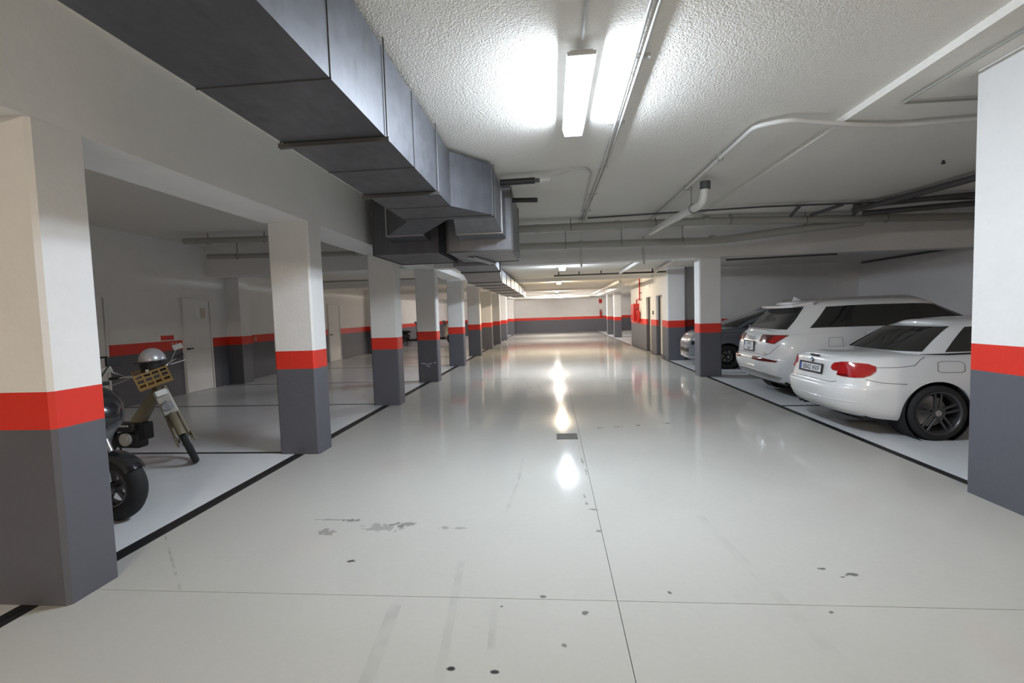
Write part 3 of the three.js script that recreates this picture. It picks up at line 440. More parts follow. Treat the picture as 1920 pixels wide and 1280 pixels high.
function cutBody(geo, cuts) {
  geo = mergeVertices(geo, 1e-5); geo.computeVertexNormals();
  let a = new Brush(geo); a.updateMatrixWorld();
  for (const g of cuts) { let q = g; for (const k of Object.keys(q.attributes)) if (!['position', 'normal'].includes(k)) q.deleteAttribute(k); const b = new Brush(q); b.updateMatrixWorld(); a = evaluator.evaluate(a, b, SUBTRACTION); a.updateMatrixWorld(); }
  const g = new THREE.BufferGeometry(); const src = a.geometry.index ? a.geometry.toNonIndexed() : a.geometry; g.setAttribute('position', src.attributes.position.clone());
  const m = mergeVertices(g, 2e-5); return clean(toCreasedNormals(m, .55));
}
function wheel(parent, x, z, R, W, rimR, spoke, rimMat, spokes = 5, dbl = true) {
  const s = Math.sign(z), w = new THREE.Group(); w.name = 'wheel'; w.position.set(x, R, z - s * W / 2); w.rotation.x = s > 0 ? 0 : Math.PI; parent.add(w);
  const prof = [[rimR, -W / 2 + .01], [rimR + .02, -W / 2], [R - .03, -W / 2 + .004], [R - .004, -W / 2 + .03], [R, -W / 4], [R, W / 4], [R - .004, W / 2 - .03], [R - .03, W / 2 - .004], [rimR + .02, W / 2], [rimR, W / 2 - .01]].map(q => new THREE.Vector2(...q));
  const t = new THREE.LatheGeometry(prof, 48); t.rotateX(Math.PI / 2); part('tyre', t, M.rubber, w);
  const rp = [[rimR + .004, W / 2 - .006], [rimR - .012, W / 2 - .004], [rimR - .022, W / 2 - .03], [rimR - .03, -W / 2 + .02], [rimR - .035, -W / 2 + .02], [rimR - .027, W / 2 - .03], [rimR + .004, W / 2 - .02]].map(q => new THREE.Vector2(...q));
  const r = new THREE.LatheGeometry(rp, 48); r.rotateX(Math.PI / 2); const disc = cyl(P3(0, 0, -.02), P3(0, 0, -.03), rimR * .72, 32); 
  const g = [r, cyl(P3(0, 0, W / 2 - .06), P3(0, 0, W / 2 - .022), .065, 24)];
  for (let k = 0; k < spokes; k++) for (const d of dbl ? [-1, 1] : [0]) { const a = k / spokes * Math.PI * 2 + .3, L = rimR - .05; const b = rbx(L, spoke, .03, .008, .045 + L / 2, 0, W / 2 - .036, 1); const tw = d * .055; b.translate(0, d * .022, 0); b.rotateZ(a + tw); g.push(b); }
  part('rim', g, rimMat, w); part('brake_disc', disc, M.steel, w); part('hub_cap', cyl(P3(0, 0, W / 2 - .024), P3(0, 0, W / 2 - .017), .034, 20), M.steel, w);
  return w;
}
const linerMat = new THREE.MeshStandardMaterial({ color: C(.01, .01, .01), roughness: 0.95, side: THREE.DoubleSide });
function archLiner(parent, x, R, w) { for (const s of [-1, 1]) { const c = new THREE.CylinderGeometry(R - .004, R - .004, .34, 32, 1, true); c.rotateX(Math.PI / 2); c.translate(x, .32, s * (w - .2)); const d = new THREE.CircleGeometry(R - .004, 32); if (s < 0) d.rotateY(Math.PI); d.translate(x, .32, s * (w - .37)); part('arch_liner', mergeVertices(merge([c, d]), 1e-4), linerMat, parent); } }
const archCut = (x, R, w) => [-1, 1].map(s => { const c = new THREE.CylinderGeometry(R, R, .42, 48); c.rotateX(Math.PI / 2); c.translate(x, .32, s * (w - .2)); return c; });
function numberPlate(parent, w, h, x, y, z, lines, tilt, euro = true) {
  const t = textPlate(512, Math.round(512 * h / w), (c, W, H) => { c.fillStyle = '#dfe2e6'; c.fillRect(0, 0, W, H); c.fillStyle = '#22262c'; c.lineWidth = 10; c.strokeStyle = '#22262c'; c.strokeRect(5, 5, W - 10, H - 10); if (euro) { c.fillStyle = '#2b4fa0'; c.fillRect(10, 10, 44, (H - 20) / (lines.length > 1 ? 2 : 1)); } c.fillStyle = '#20242a'; c.textAlign = 'center'; c.textBaseline = 'middle'; const fs = H / lines.length * .82; c.font = `bold ${Math.round(fs)}px sans-serif`; lines.forEach((s, i) => c.fillText(s, W / 2 + (euro ? 22 : 0), H * (i + .53) / lines.length, W - 80)); });
  const o = new THREE.Group(); o.name = 'number_plate'; o.position.set(x, y, z); o.rotation.z = tilt; parent.add(o);
  const f = new THREE.PlaneGeometry(w, h); f.rotateY(-Math.PI / 2); f.translate(-.0075, 0, 0); part('plate_face', f, new THREE.MeshStandardMaterial({ map: t, roughness: 0.4 }), o);
  part('plate_back', bx(.012, h + .02, w + .02, 0, 0, 0), trimMat, o); return o;
}

// ---- white two-door convertible with the metal roof up
{
  const o = thing('car', 'white convertible with raised hard top and dark five double-spoke wheels', 'car', [3.37, 0, -6.51]);
  const white = paintMat(C(.74, .75, .76));
  const lower = new Hull({ xm: 2.3, nR: 4.6, nF: 3.6, crown: .045, yb: spline([[0, .27], [.5, .22], [1.5, .17], [3.3, .17], [4.58, .22]]), yt: spline([[0, .915], [.12, .935], [.5, .955], [1.0, .965], [1.7, .955], [2.6, .93], [3.3, .90], [4.1, .80], [4.45, .70], [4.58, .62]]),
    r: spline([[0, .20], [.06, .10], [.16, .045], [.30, .012], [.42, 0], [.50, .006], [.535, .035], [.60, .05], [.8, .085], [.93, .10], [.97, .11], [1, .135]]), f: spline([[0, 4.40], [.3, 4.56], [.55, 4.58], [.8, 4.5], [1, 4.36]]), w: spline([[0, .80], [.08, .845], [.25, .878], [.48, .891], [.62, .884], [.78, .862], [.9, .83], [.96, .80], [1, .765]]) });
  const body = cutBody(lower.closed(90, [0, .04, .08, .14, .2, .28, .36, .44, .49, .515, .535, .56, .62, .7, .78, .86, .92, .96, .985, 1]), [...archCut(1.0, .362, .891), ...archCut(3.76, .362, .891)]);
  part('body', body, white, o); archLiner(o, 1.0, .362, .891); archLiner(o, 3.76, .362, .891);
  const roof = new Hull({ xm: 2.1, nR: 4.6, nF: 4.2, crown: .055, yb: () => .93, yt: spline([[1.0, 1.285], [1.4, 1.315], [1.9, 1.34], [2.4, 1.335], [2.9, 1.28]]), r: spline([[0, .68], [.3, .83], [.6, 1.01], [.9, 1.23], [1, 1.36]]), f: spline([[0, 3.45], [.5, 3.02], [1, 2.55]]), w: spline([[0, .755], [.2, .735], [.6, .655], [.88, .59], [1, .535]]) });
  part('roof', cutBody(roof.closed(70, [0, .1, .2, .3, .4, .5, .6, .7, .8, .88, .94, 1]), []), white, o);
  const q = (h, x, v) => [h.thX(x, v), v], qz = (h, z, v) => [h.thZ(z, v), v];
  part('rear_window', [1, -1].map(s => roof.patch([0, .22, .44, .635].map(z => qz(roof, z, .22)), [0, .17, .34, .485].map(z => qz(roof, z, .94)), .004, s)), carGlass, o);
  part('side_window', roof.patch([1.18, 1.8, 2.5, 3.15].map(x => q(roof, x, .2)), [1.50, 1.9, 2.4, 2.62].map(x => q(roof, x, .9)), .004, 1), carGlass, o);
  part('side_window', roof.patch([1.18, 1.8, 2.5, 3.15].map(x => q(roof, x, .2)), [1.50, 1.9, 2.4, 2.62].map(x => q(roof, x, .9)), .004, -1), carGlass, o);
  part('windscreen', [1, -1].map(s => roof.patch([0, .25, .5, .66].map(z => [roof.thZ(z, .12, true), .12]), [0, .2, .38, .48].map(z => [roof.thZ(z, .93, true), .93]), .004, s)), carGlass, o);
  part('window_trim', [1, -1].map(s => roof.line([q(roof, .95, .115), q(roof, 1.6, .15), q(roof, 3.2, .15)], .022, s, .002)), trimMat, o);
  const yv = (x, y) => (y - lower.yb(x)) / (lower.yt(x) - lower.yb(x));
  for (const s of [1, -1]) {
    const pz = (z, y) => { const v = yv(.1, y); return [lower.thZ(z, v), v]; }, px = (x, y) => { const v = yv(x, y); return [lower.thX(x, v), v]; };
    const t = part('tail_light', lower.patch([[.50, .735], [.56, .722]].map(p => pz(...p)).concat([[.21, .716], [.28, .722], [.345, .748], [.40, .80]].map(p => px(...p))), [[.50, .886], [.56, .89]].map(p => pz(...p)).concat([[.21, .889], [.28, .886], [.35, .878], [.408, .850]].map(p => px(...p))),   .012, s, 72, 8), redLamp, o); t.userData.label = 'red tail light';
    part('inner_light', lower.patch([[.40, .805], [.43, .785], [.495, .778]].map(p => pz(...p)), [[.40, .835], [.43, .872], [.495, .884]].map(p => pz(...p)), .011, s, 14, 6), redLamp, o);
    part('light_band', lower.patch([pz(.51, .735), pz(.62, .722)], [pz(.51, .752), pz(.62, .742)], .014, s, 8, 2), redLampDark, o);
    part('panel_gap', [lower.line([q(lower, .40, yv(.4, .84)), q(lower, .62, yv(.6, .845)), q(lower, .78, yv(.78, .865)), q(lower, .86, yv(.86, .93)), q(lower, .92, .985)], .006, s), lower.line([q(lower, .30, yv(.3, .70)), q(lower, .46, yv(.46, .665)), q(lower, .68, yv(.68, .655))], .006, s), lower.line([q(lower, 1.55, .06), q(lower, 1.62, .5), q(lower, 1.62, .96)], .006, s), lower.line([[lower.thZ(.02, yv(.05, .645)), yv(.05, .645)], [lower.thZ(.45, yv(.05, .64)), yv(.05, .64)], [lower.thZ(.52, yv(.05, .655)), yv(.05, .655)]], .006, s)], gapMat, o);
    part('bumper_crease', lower.line([[lower.thZ(.01, yv(.05, .43)), yv(.05, .43)], [lower.thZ(.5, yv(.05, .43)), yv(.05, .43)], [lower.thZ(.7, yv(.05, .435)), yv(.05, .435)]], .014, s, -.004), white, o);
    const m = new THREE.Group(); m.name = 'door_mirror'; m.position.set(3.0, 1.0, s * .93); o.add(m); part('shell', rbx(.14, .12, .2, .04, 0, 0, 0), white, m); part('arm', bx(.06, .03, .1, .02, -.05, -s * .1), trimMat, m);
    part('headlight', lower.patch([[lower.thZ(.5, .7, true), .68], [lower.thX(4.25, .7), .70]], [[lower.thZ(.5, .9, true), .86], [lower.thX(4.05, .9), .93]], .008, s, 12, 4), M.chrome, o);
  }
  { const y = v => v, x = (a) => a; part('fuel_flap', lower.line([[1.00, .80], [1.02, .895], [1.08, .91], [1.25, .905], [1.29, .88], [1.28, .80], [1.25, .785], [1.05, .785], [1.00, .80]].map(([px, py]) => q(lower, px, yv(px, py))), .005, 1), gapMat, o); }
  numberPlate(o, .52, .11, .062, .778, 0, ['8842 HXF'], -.12);
  part('brake_light', rbx(.012, .022, .21, .005, .103, .938, .03), trimMat, o).userData.label = 'black high brake light strip';
  const e = new THREE.Group(); e.name = 'emblem'; e.position.set(.084, .877, 0); o.add(e);
  part('ring', cyl(P3(.004, 0, 0), P3(-.004, 0, 0), .03, 24), trimMat, e); for (let k = 0; k < 4; k++) { const g = new THREE.CylinderGeometry(.02, .02, .011, 8, 1, false, k * Math.PI / 2, Math.PI / 2); g.rotateZ(Math.PI / 2); part('quadrant', g, k % 2 ? std({ color: C(.05, .16, .5), roughness: .3 }) : M.white, e); }
  part('exhaust', [cyl(P3(.2, .25, -.42), P3(.4, .25, -.42), .035, 16), cyl(P3(.2, .25, -.53), P3(.4, .25, -.53), .035, 16)], trimMat, o);
  part('underbody', bx(3.9, .12, 1.3, 2.3, .26, 0), trimMat, o);
  for (const s of [1, -1]) { wheel(o, 1.0, s * .885, .32, .25, .247, .026, alloyDark); wheel(o, 3.76, s * .885, .32, .24, .247, .026, alloyDark); }
}

// ---- white large estate
{
  const o = thing('car', 'large white estate car with roof rails and dark slanted rear window', 'car', [3.57, 0, -8.93]);
  const white = paintMat(C(.74, .75, .76));
  const lower = new Hull({ xm: 2.5, nR: 5.2, nF: 4, crown: .04, yb: spline([[0, .33], [.5, .26], [1.5, .24], [3.6, .24], [5.05, .28]]), yt: spline([[0, 1.15], [.5, 1.16], [1.6, 1.15], [3.2, 1.11], [3.7, 1.08], [4.6, .99], [5.05, .86]]),
    r: spline([[0, .24], [.08, .12], [.18, .05], [.3, .01], [.42, 0], [.47, .01], [.49, .055], [.55, .062], [.72, .075], [.9, .13], [1, .20]]), f: spline([[0, 4.85], [.3, 5.02], [.6, 5.05], [1, 4.8]]), w: spline([[0, .90], [.1, .94], [.3, .975], [.5, .984], [.7, .975], [.85, .955], [.95, .93], [1, .905]]) });
  part('body', cutBody(lower.closed(90, [0, .05, .1, .16, .24, .32, .4, .45, .475, .49, .52, .6, .7, .8, .88, .94, .98, 1]), [...archCut(1.05, .41, .984), ...archCut(4.04, .41, .984)]), white, o); archLiner(o, 1.05, .41, .984); archLiner(o, 4.04, .41, .984);
  const roof = new Hull({ xm: 2.0, nR: 6, nF: 4.5, crown: .06, yb: () => 1.12, yt: spline([[.5, 1.60], [1.0, 1.635], [1.8, 1.655], [2.4, 1.65], [2.9, 1.60]]), r: spline([[0, .20], [.15, .27], [.5, .44], [.9, .62], [1, .68]]), f: spline([[0, 3.75], [.5, 3.3], [1, 2.75]]), w: spline([[0, .895], [.3, .855], [.7, .775], [.9, .725], [1, .67]]) });
  part('roof', cutBody(roof.closed(70, [0, .1, .2, .3, .4, .5, .6, .7, .8, .88, .94, 1]), []), white, o);
  const q = (h, x, v) => [h.thX(x, v), v], qz = (h, z, v) => [h.thZ(z, v), v], yv = (x, y) => (y - lower.yb(x)) / (lower.yt(x) - lower.yb(x));
  part('rear_window', [1, -1].map(s => roof.patch([0, .3, .55, .72].map(z => qz(roof, z, .16)), [0, .25, .46, .60].map(z => qz(roof, z, .90)), .004, s)), carGlass, o);
  const sp = [[-.66, .44, 1.60], [0, .36, 1.625], [.66, .44, 1.60]]; { const s = new THREE.Shape([[.50, -.57], [.455, -.3], [.445, 0], [.455, .3], [.50, .57], [.80, .60], [.80, -.60]].map(p => new THREE.Vector2(p[0], -p[1]))); const g = new THREE.ExtrudeGeometry(s, { depth: .03, bevelEnabled: true, bevelSize: .008, bevelThickness: .008, bevelSegments: 2 }); g.rotateX(-Math.PI / 2); g.rotateZ(.16); g.translate(.05, 1.49, 0); part('roof_spoiler', g, white, o); }
  for (const s of [1, -1]) {
    part('side_window', roof.patch([.68, 1.4, 2.4, 3.45].map(x => q(roof, x, .20)), [1.0, 1.5, 2.3, 2.75].map(x => q(roof, x, .86)), .004, s, 40, 8), carGlass, o);
    part('window_pillar', [[1.22, 1.30], [2.22, 2.25]].map(([a, b]) => roof.patch([q(roof, a, .20), q(roof, a + .1, .20)], [q(roof, b, .86), q(roof, b + .1, .86)], .007, s, 4, 6)), M.blackGloss, o);
    const t = part('tail_light', lower.patch([[lower.thZ(.35, .8), yv(.1, .985)], [lower.thZ(.50, .8), yv(.1, .982)], [lower.thZ(.60, .8), yv(.1, .97)], [lower.thX(.19, .8), yv(.15, .958)]], [[lower.thZ(.35, .9), yv(.12, 1.10)], [lower.thZ(.50, .9), yv(.12, 1.10)], [lower.thZ(.62, .9), yv(.14, 1.10)], [lower.thX(.36, .9), yv(.3, 1.10)]], .012, s, 24, 6), redLampDark, o); t.userData.label = 'dark red slanted tail light';
    part('light_blade', lower.patch([[lower.thZ(.60, .8), yv(.1, .975)], [lower.thX(.185, .8), yv(.15, .965)]], [[lower.thZ(.66, .9), yv(.14, 1.09)], [lower.thX(.34, .9), yv(.3, 1.09)]], .015, s, 8, 4), redLamp, o);
    part('reflector', lower.patch([[lower.thZ(.26, .4), yv(.02, .665)], [lower.thZ(.5, .4), yv(.02, .66)], [lower.thZ(.78, .4), yv(.02, .665)]], [[lower.thZ(.26, .45), yv(.02, .715)], [lower.thZ(.5, .45), yv(.02, .72)], [lower.thZ(.80, .45), yv(.02, .69)]], .008, s, 16, 3), redLampDark, o);
    part('diffuser', lower.patch([[lower.thZ(0.001, .05), .03], [lower.thZ(.4, .05), .03], [lower.thZ(.66, .05), .03]], [[lower.thZ(0.001, .2), .19], [lower.thZ(.4, .2), .18], [lower.thZ(.78, .16), .12]], .010, s, 16, 4), alloy, o);
    part('panel_gap', [lower.line([[lower.thZ(.01, .46), yv(.05, .765)], [lower.thZ(.55, .46), yv(.05, .755)], [lower.thZ(.66, .5), yv(.05, .80)], [lower.thZ(.78, .6), yv(.07, .955)]], .006, s), lower.line([q(lower, 1.58, .3), q(lower, 1.5, .98)], .006, s), lower.line([q(lower, 2.5, .06), q(lower, 2.48, .98)], .006, s)], gapMat, o);
    part('fuel_flap', s > 0 ? lower.line([[.92, .92], [.94, 1.06], [1.14, 1.06], [1.14, .92], [.92, .92]].map(([x, y]) => q(lower, x, yv(x, y))), .005, 1) : lower.line([q(lower, .95, .7), q(lower, .97, .7)], .003, -1), gapMat, o);
    part('roof_rail', pipeGeo([P3(.85, 1.60, s * .645), P3(.95, 1.70, s * .635), P3(2.35, 1.71, s * .62), P3(2.6, 1.63, s * .60)], .014, .1, 8), alloy, o);
    part('windscreen', roof.patch([0.001, .3, .6, .8].map(z => [roof.thZ(z, .1, true), .1]), [0.001, .25, .45, .58].map(z => [roof.thZ(z, .93, true), .93]), .004, s), carGlass, o);
    const m = new THREE.Group(); m.name = 'door_mirror'; m.position.set(3.35, 1.18, s * 1.03); o.add(m); part('shell', rbx(.13, .16, .22, .045, 0, 0, 0), white, m); part('arm', bx(.06, .03, .12, .02, -.06, -s * .1), trimMat, m);
    wheel(o, 1.05, s * .965, .37, .27, .27, .03, alloy); wheel(o, 4.04, s * .965, .37, .27, .27, .03, alloy);
  }
  numberPlate(o, .41, .17, .06, .89, -.02, ['4415', 'HNY'], -.05);
  const e = new THREE.Group(); e.name = 'emblem'; e.position.set(.085, 1.045, .0); o.add(e); for (let k = 0; k < 4; k++) { const g = new THREE.TorusGeometry(.036, .006, 8, 24); g.rotateY(Math.PI / 2); g.translate(0, 0, (k - 1.5) * .056); part('ring', g, M.chrome, e); }
  part('model_badge', [bx(.006, .018, .05, .058, .80, .58), bx(.006, .018, .04, .058, .80, .64)], M.chrome, o);
  const fin = new THREE.Shape([[0, 0], [.16, 0], [.03, .06]].map(p => new THREE.Vector2(...p))); part('antenna_fin', (() => { const g = new THREE.ExtrudeGeometry(fin, { depth: .02, bevelEnabled: true, bevelSize: .005, bevelThickness: .005 }); g.translate(.82, 1.685, -.01); return g; })(), white, o);
  part('underbody', bx(4.3, .14, 1.5, 2.5, .31, 0), trimMat, o); part('tow_cover', rbx(.03, .05, .08, .01, .012, .70, -.82), trimMat, o);
}

// ---- dark grey car parked nose out behind the column
{
  const o = thing('car', 'dark grey car half hidden behind the painted column', 'car', [8.15, 0, -13.35]); o.rotation.y = Math.PI;
  const paint = paintMat(C(.10, .112, .135), .1);
  const lower = new Hull({ xm: 2.2, nR: 5, nF: 4.2, crown: .05, yb: spline([[0, .26], [2, .2], [4.5, .24]]), yt: spline([[0, 1.0], [1.5, 1.0], [2.6, 1.02], [3.4, 1.06], [3.9, 1.01], [4.25, .93], [4.5, .83]]), r: spline([[0, .15], [.4, 0], [1, .12]]), f: spline([[0, 4.42], [.14, 4.5], [.7, 4.5], [.9, 4.46], [1, 4.38]]), w: spline([[0, .82], [.2, .88], [.5, .90], [.8, .875], [1, .81]]) });
  part('body', cutBody(lower.closed(80, [0, .05, .1, .2, .3, .4, .5, .6, .7, .8, .88, .94, .98, 1]), [...archCut(.85, .355, .9), ...archCut(3.6, .355, .9)]), paint, o); archLiner(o, .85, .355, .9); archLiner(o, 3.6, .355, .9);
  const roof = new Hull({ xm: 1.6, nR: 5, nF: 4, crown: .06, yb: () => .97, yt: spline([[.2, 1.5], [1.2, 1.58], [1.9, 1.58], [2.6, 1.50]]), r: spline([[0, .15], [1, .5]]), f: spline([[0, 3.95], [.5, 3.3], [1, 2.4]]), w: spline([[0, .80], [.4, .74], [1, .60]]) });
  part('roof', cutBody(roof.closed(60, [0, .12, .25, .4, .55, .7, .82, .92, 1]), []), paint, o);
  const q = (h, x, v) => [h.thX(x, v), v];
  for (const s of [1, -1]) {
    part('windscreen', roof.patch([0.001, .3, .55, .68].map(z => [roof.thZ(z, .1, true), .1]), [0.001, .2, .4, .52].map(z => [roof.thZ(z, .93, true), .93]), .004, s), carGlass, o);
    part('side_window', roof.patch([.5, 1.4, 2.4, 3.3].map(x => q(roof, x, .12)), [.8, 1.4, 1.9, 2.3].map(x => q(roof, x, .86)), .004, s, 30), carGlass, o);
    part('headlight', lower.patch([[lower.thZ(.52, .7, true), .64], [lower.thZ(.7, .7, true), .66], [lower.thX(4.0, .8), .78]], [[lower.thZ(.5, .8, true), .78], [lower.thZ(.68, .88, true), .86], [lower.thX(3.8, .9), .9]], .008, s, 16, 4), carGlass, o);
    part('grille', lower.patch([[lower.thZ(0.001, .4, true), .32], [lower.thZ(.4, .4, true), .32]], [[lower.thZ(0.001, .5, true), .5], [lower.thZ(.42, .5, true), .5]], .006, s, 10, 3), trimMat, o);
    part('chin_strip', lower.patch([[lower.thZ(0.001, .1, true), .08], [lower.thZ(.6, .1, true), .08]], [[lower.thZ(0.001, .12, true), .12], [lower.thZ(.62, .12, true), .12]], .012, s, 12, 2), alloy, o);
    part('belt_moulding', lower.line([q(lower, .4, .93), q(lower, 2, .93), q(lower, 3.9, .9)], .014, s, .002), alloy, o);
    part('door_moulding', lower.line([q(lower, 1.3, .2), q(lower, 3.2, .2)], .03, s, .004), trimMat, o);
    const m = new THREE.Group(); m.name = 'door_mirror'; m.position.set(3.05, 1.08, s * .96); o.add(m); part('shell', rbx(.13, .13, .2, .04), paint, m); part('arm', bx(.05, .03, .1, .0, -.05, -s * .09), trimMat, m);
    wheel(o, .85, s * .885, .315, .21, .21, .03, trimMat, 7, false); wheel(o, 3.6, s * .885, .315, .21, .21, .03, trimMat, 7, false);
  }
  part('underbody', bx(3.9, .12, 1.3, 2.2, .28, 0), trimMat, o);
}

// ------------------------------------------------------------------ two-wheelers
function bikeWheel(parent, x, y, z, R, W, rimMat, spokes, hubR = .05, yaw = 0) {
  const w = new THREE.Group(); w.name = 'wheel'; w.position.set(x, y, z); w.rotation.y = yaw; parent.add(w);
  const t = new THREE.TorusGeometry(R - W / 2, W / 2, 14, 44); t.scale(1, 1, 1.08); part('tyre', t, M.rubber, w);
  const r = new THREE.TorusGeometry(R - W * .98, W * .17, 8, 40); r.scale(1, 1, 2.4); const g = [r, cyl(P3(0, 0, -.05), P3(0, 0, .05), hubR, 18)];
  if (spokes > 8) for (let k = 0; k < spokes; k++) { const a = k / spokes * Math.PI * 2; g.push(cyl(P3(Math.cos(a + .5) * hubR, Math.sin(a + .5) * hubR, (k % 2 ? 1 : -1) * .035), P3(Math.cos(a) * (R - W), Math.sin(a) * (R - W), 0), .0025, 4)); }
  else for (let k = 0; k < spokes; k++) { const a = k / spokes * Math.PI * 2 + .4; const b = rbx(R - W - hubR + .02, .034, .03, .008, (R - W + hubR) / 2, 0, 0, 1); b.rotateZ(a); g.push(b); }
  part('rim', g, rimMat, w); return w;
}
// closed skin over cross-sections: each section is [x, y centre, half height, half width, power]
function skin(sec, seg = 20) {
  const rows = sec.map(([x, y, h, w, n = 2.6, sh = 0]) => { const o = []; for (let k = 0; k < seg; k++) { const a = k / seg * Math.PI * 2, c = Math.cos(a), s = Math.sin(a), e = 2 / n; o.push([x + sh * s, y + h * Math.sign(s) * Math.pow(Math.abs(s), e), w * Math.sign(c) * Math.pow(Math.abs(c), e)]); } return o; });
  const pos = rows.flat().flat(), idx = []; const R = rows.length;
  for (let i = 0; i < R - 1; i++) for (let k = 0; k < seg; k++) { const a = i * seg + k, b = i * seg + (k + 1) % seg; idx.push(a, b, b + seg, a, b + seg, a + seg); }
  for (const [i, f] of [[0, 1], [R - 1, 0]]) { const c = pos.length / 3; pos.push(sec[i][0], sec[i][1], 0); for (let k = 0; k < seg; k++) { const a = i * seg + k, b = i * seg + (k + 1) % seg; if (f) idx.push(c, b, a); else idx.push(c, a, b); } }
  const g = new THREE.BufferGeometry(); g.setAttribute('position', new THREE.Float32BufferAttribute(pos, 3)); g.setIndex(idx); g.computeVertexNormals(); return clean(toCreasedNormals(g, .7));
}
const clearLens = new THREE.MeshPhysicalMaterial({ color: C(.45, .47, .5), roughness: 0.08, clearcoat: 1, metalness: 0.4 });
const smoked = new THREE.MeshPhysicalMaterial({ color: C(.03, .035, .04), roughness: 0.1, clearcoat: 1 });
function scooter(label, [x, z], turn, paint) {   // forward is +x, front wheel at x = 0
  const o = thing('scooter', label, 'scooter', [x, 0, z]); o.rotation.y = turn;
  bikeWheel(o, 0, .28, 0, .28, .135, alloyDark, 5); bikeWheel(o, -1.42, .275, 0, .275, .13, alloyDark, 5);
  { const pr = []; for (let k = 0; k <= 14; k++) { const a = .62 + k / 14 * 1.75; pr.push(a); } const pos = [], idx = [], K = 8; pr.forEach((a, i) => { for (let k = 0; k <= K; k++) { const b = (k / K - .5) * 2, rr = .305 - .05 * b * b * b * b + (i === 0 ? -.004 : 0), zz = b * .085; pos.push(Math.cos(a) * rr, .275 + Math.sin(a) * rr, zz); } }); for (let i = 0; i < 14; i++) for (let k = 0; k < K; k++) { const a = i * (K + 1) + k, b = a + K + 1; idx.push(a, a + 1, b + 1, a, b + 1, b); } const n = pos.length / 3; for (let i = 0; i < n; i++) { const dx = pos[3 * i], dy = pos[3 * i + 1] - .275, l = Math.hypot(dx, dy); pos.push(dx * (l - .006) / l, .275 + dy * (l - .006) / l, pos[3 * i + 2]); } const m = idx.length; for (let i = 0; i < m; i += 3) idx.push(idx[i] + n, idx[i + 2] + n, idx[i + 1] + n); const g = new THREE.BufferGeometry(); g.setAttribute('position', new THREE.Float32BufferAttribute(pos, 3)); g.setIndex(idx); g.computeVertexNormals(); part('front_fender', clean(g), M.blackGloss, o); }
  for (const s of [-1, 1]) part('fork_leg', [cyl(P3(0, .275, s * .085), P3(-.2, .74, s * .085), .022, 12), cyl(P3(.0, .275, s * .085), P3(-.06, .43, s * .085), .03, 12)], M.steel, o);
  part('front_apron', skin([[.02, .86, .01, .02], [.0, .87, .08, .09], [-.06, .88, .14, .155], [-.13, .89, .19, .20], [-.22, .86, .26, .225], [-.30, .74, .38, .22], [-.40, .70, .38, .21]], 28).translate(.03, 0, 0), paint, o);
  for (const s of [-1, 1]) { const g = new THREE.SphereGeometry(.1, 18, 12); g.scale(.5, .8, 1.0); g.rotateY(s * -.6); g.translate(-.075, .92, s * .118); part('headlight', g, clearLens, o); }
  { const pos = [], idx = [], A = 10, B = 8; for (let l = 0; l < 2; l++) for (let i = 0; i <= A; i++) for (let k = 0; k <= B; k++) { const t = i / A, b = (k / B - .5) * 2, w = lerp(.2, .15, t) * (t > .85 ? Math.sqrt(1 - Math.pow((t - .85) / .16, 2)) : 1); pos.push(-.14 - .26 * t - .1 * b * b - l * .006, .98 + .38 * t, w * b); } const n = (A + 1) * (B + 1); for (let l = 0; l < 2; l++) for (let i = 0; i < A; i++) for (let k = 0; k < B; k++) { const a = l * n + i * (B + 1) + k, b = a + B + 1; if (l) idx.push(a, b + 1, a + 1, a, b, b + 1); else idx.push(a, a + 1, b + 1, a, b + 1, b); } const g = new THREE.BufferGeometry(); g.setAttribute('position', new THREE.Float32BufferAttribute(pos, 3)); g.setIndex(idx); g.computeVertexNormals(); part('windshield', clean(g), smoked, o); }
  for (const s of [1, -1]) part('apron_trim', pipeGeo([P3(-.16, 1.03, s * .18), P3(-.21, .88, s * .232), P3(-.27, .7, s * .235), P3(-.33, .5, s * .225)], .007, .1, 8), M.chrome, o);
  part('floorboard', skin([[-.34, .36, .10, .2], [-.5, .33, .07, .24], [-.85, .33, .07, .24], [-.95, .36, .10, .22]], 20), M.black, o);
  part('rear_body', skin([[-.8, .52, .12, .14], [-.95, .55, .2, .2], [-1.3, .62, .2, .21], [-1.65, .72, .13, .15], [-1.82, .78, .05, .06]], 24), paint, o);
  part('seat', skin([[-.72, .80, .04, .1], [-.85, .80, .07, .17], [-1.2, .82, .06, .18], [-1.25, .88, .07, .17], [-1.6, .90, .06, .13], [-1.68, .90, .02, .06]], 20), M.black, o);
  const h = new THREE.Group(); h.name = 'handlebar'; h.position.set(-.3, 1.06, 0); o.add(h);
  part('bar', pipeGeo([P3(-.12, .03, -.36), P3(-.04, .05, -.15), P3(-.04, .05, .15), P3(-.12, .03, .36)], .012, .08, 8), M.steel, h);
  for (const s of [-1, 1]) { part('grip', cyl(P3(-.12, .03, s * .36), P3(-.08, .04, s * .24), .019, 10), M.rubber, h); part('mirror', [cyl(P3(-.06, .05, s * .22), P3(-.02, .2, s * .3), .006, 6), rbx(.03, .08, .13, .012, -.01, .23, s * .33)], M.black, h); }
  const tl = part('tail_light', rbx(.03, .06, .16, .012, -1.80, .75, 0), redLamp, o);
  part('exhaust', skin([[-1.05, .30, .03, .03, 2], [-1.12, .31, .055, .055, 2], [-1.5, .38, .06, .06, 2], [-1.6, .39, .04, .04, 2]], 16).translate(0, 0, -.19), M.steel, o);
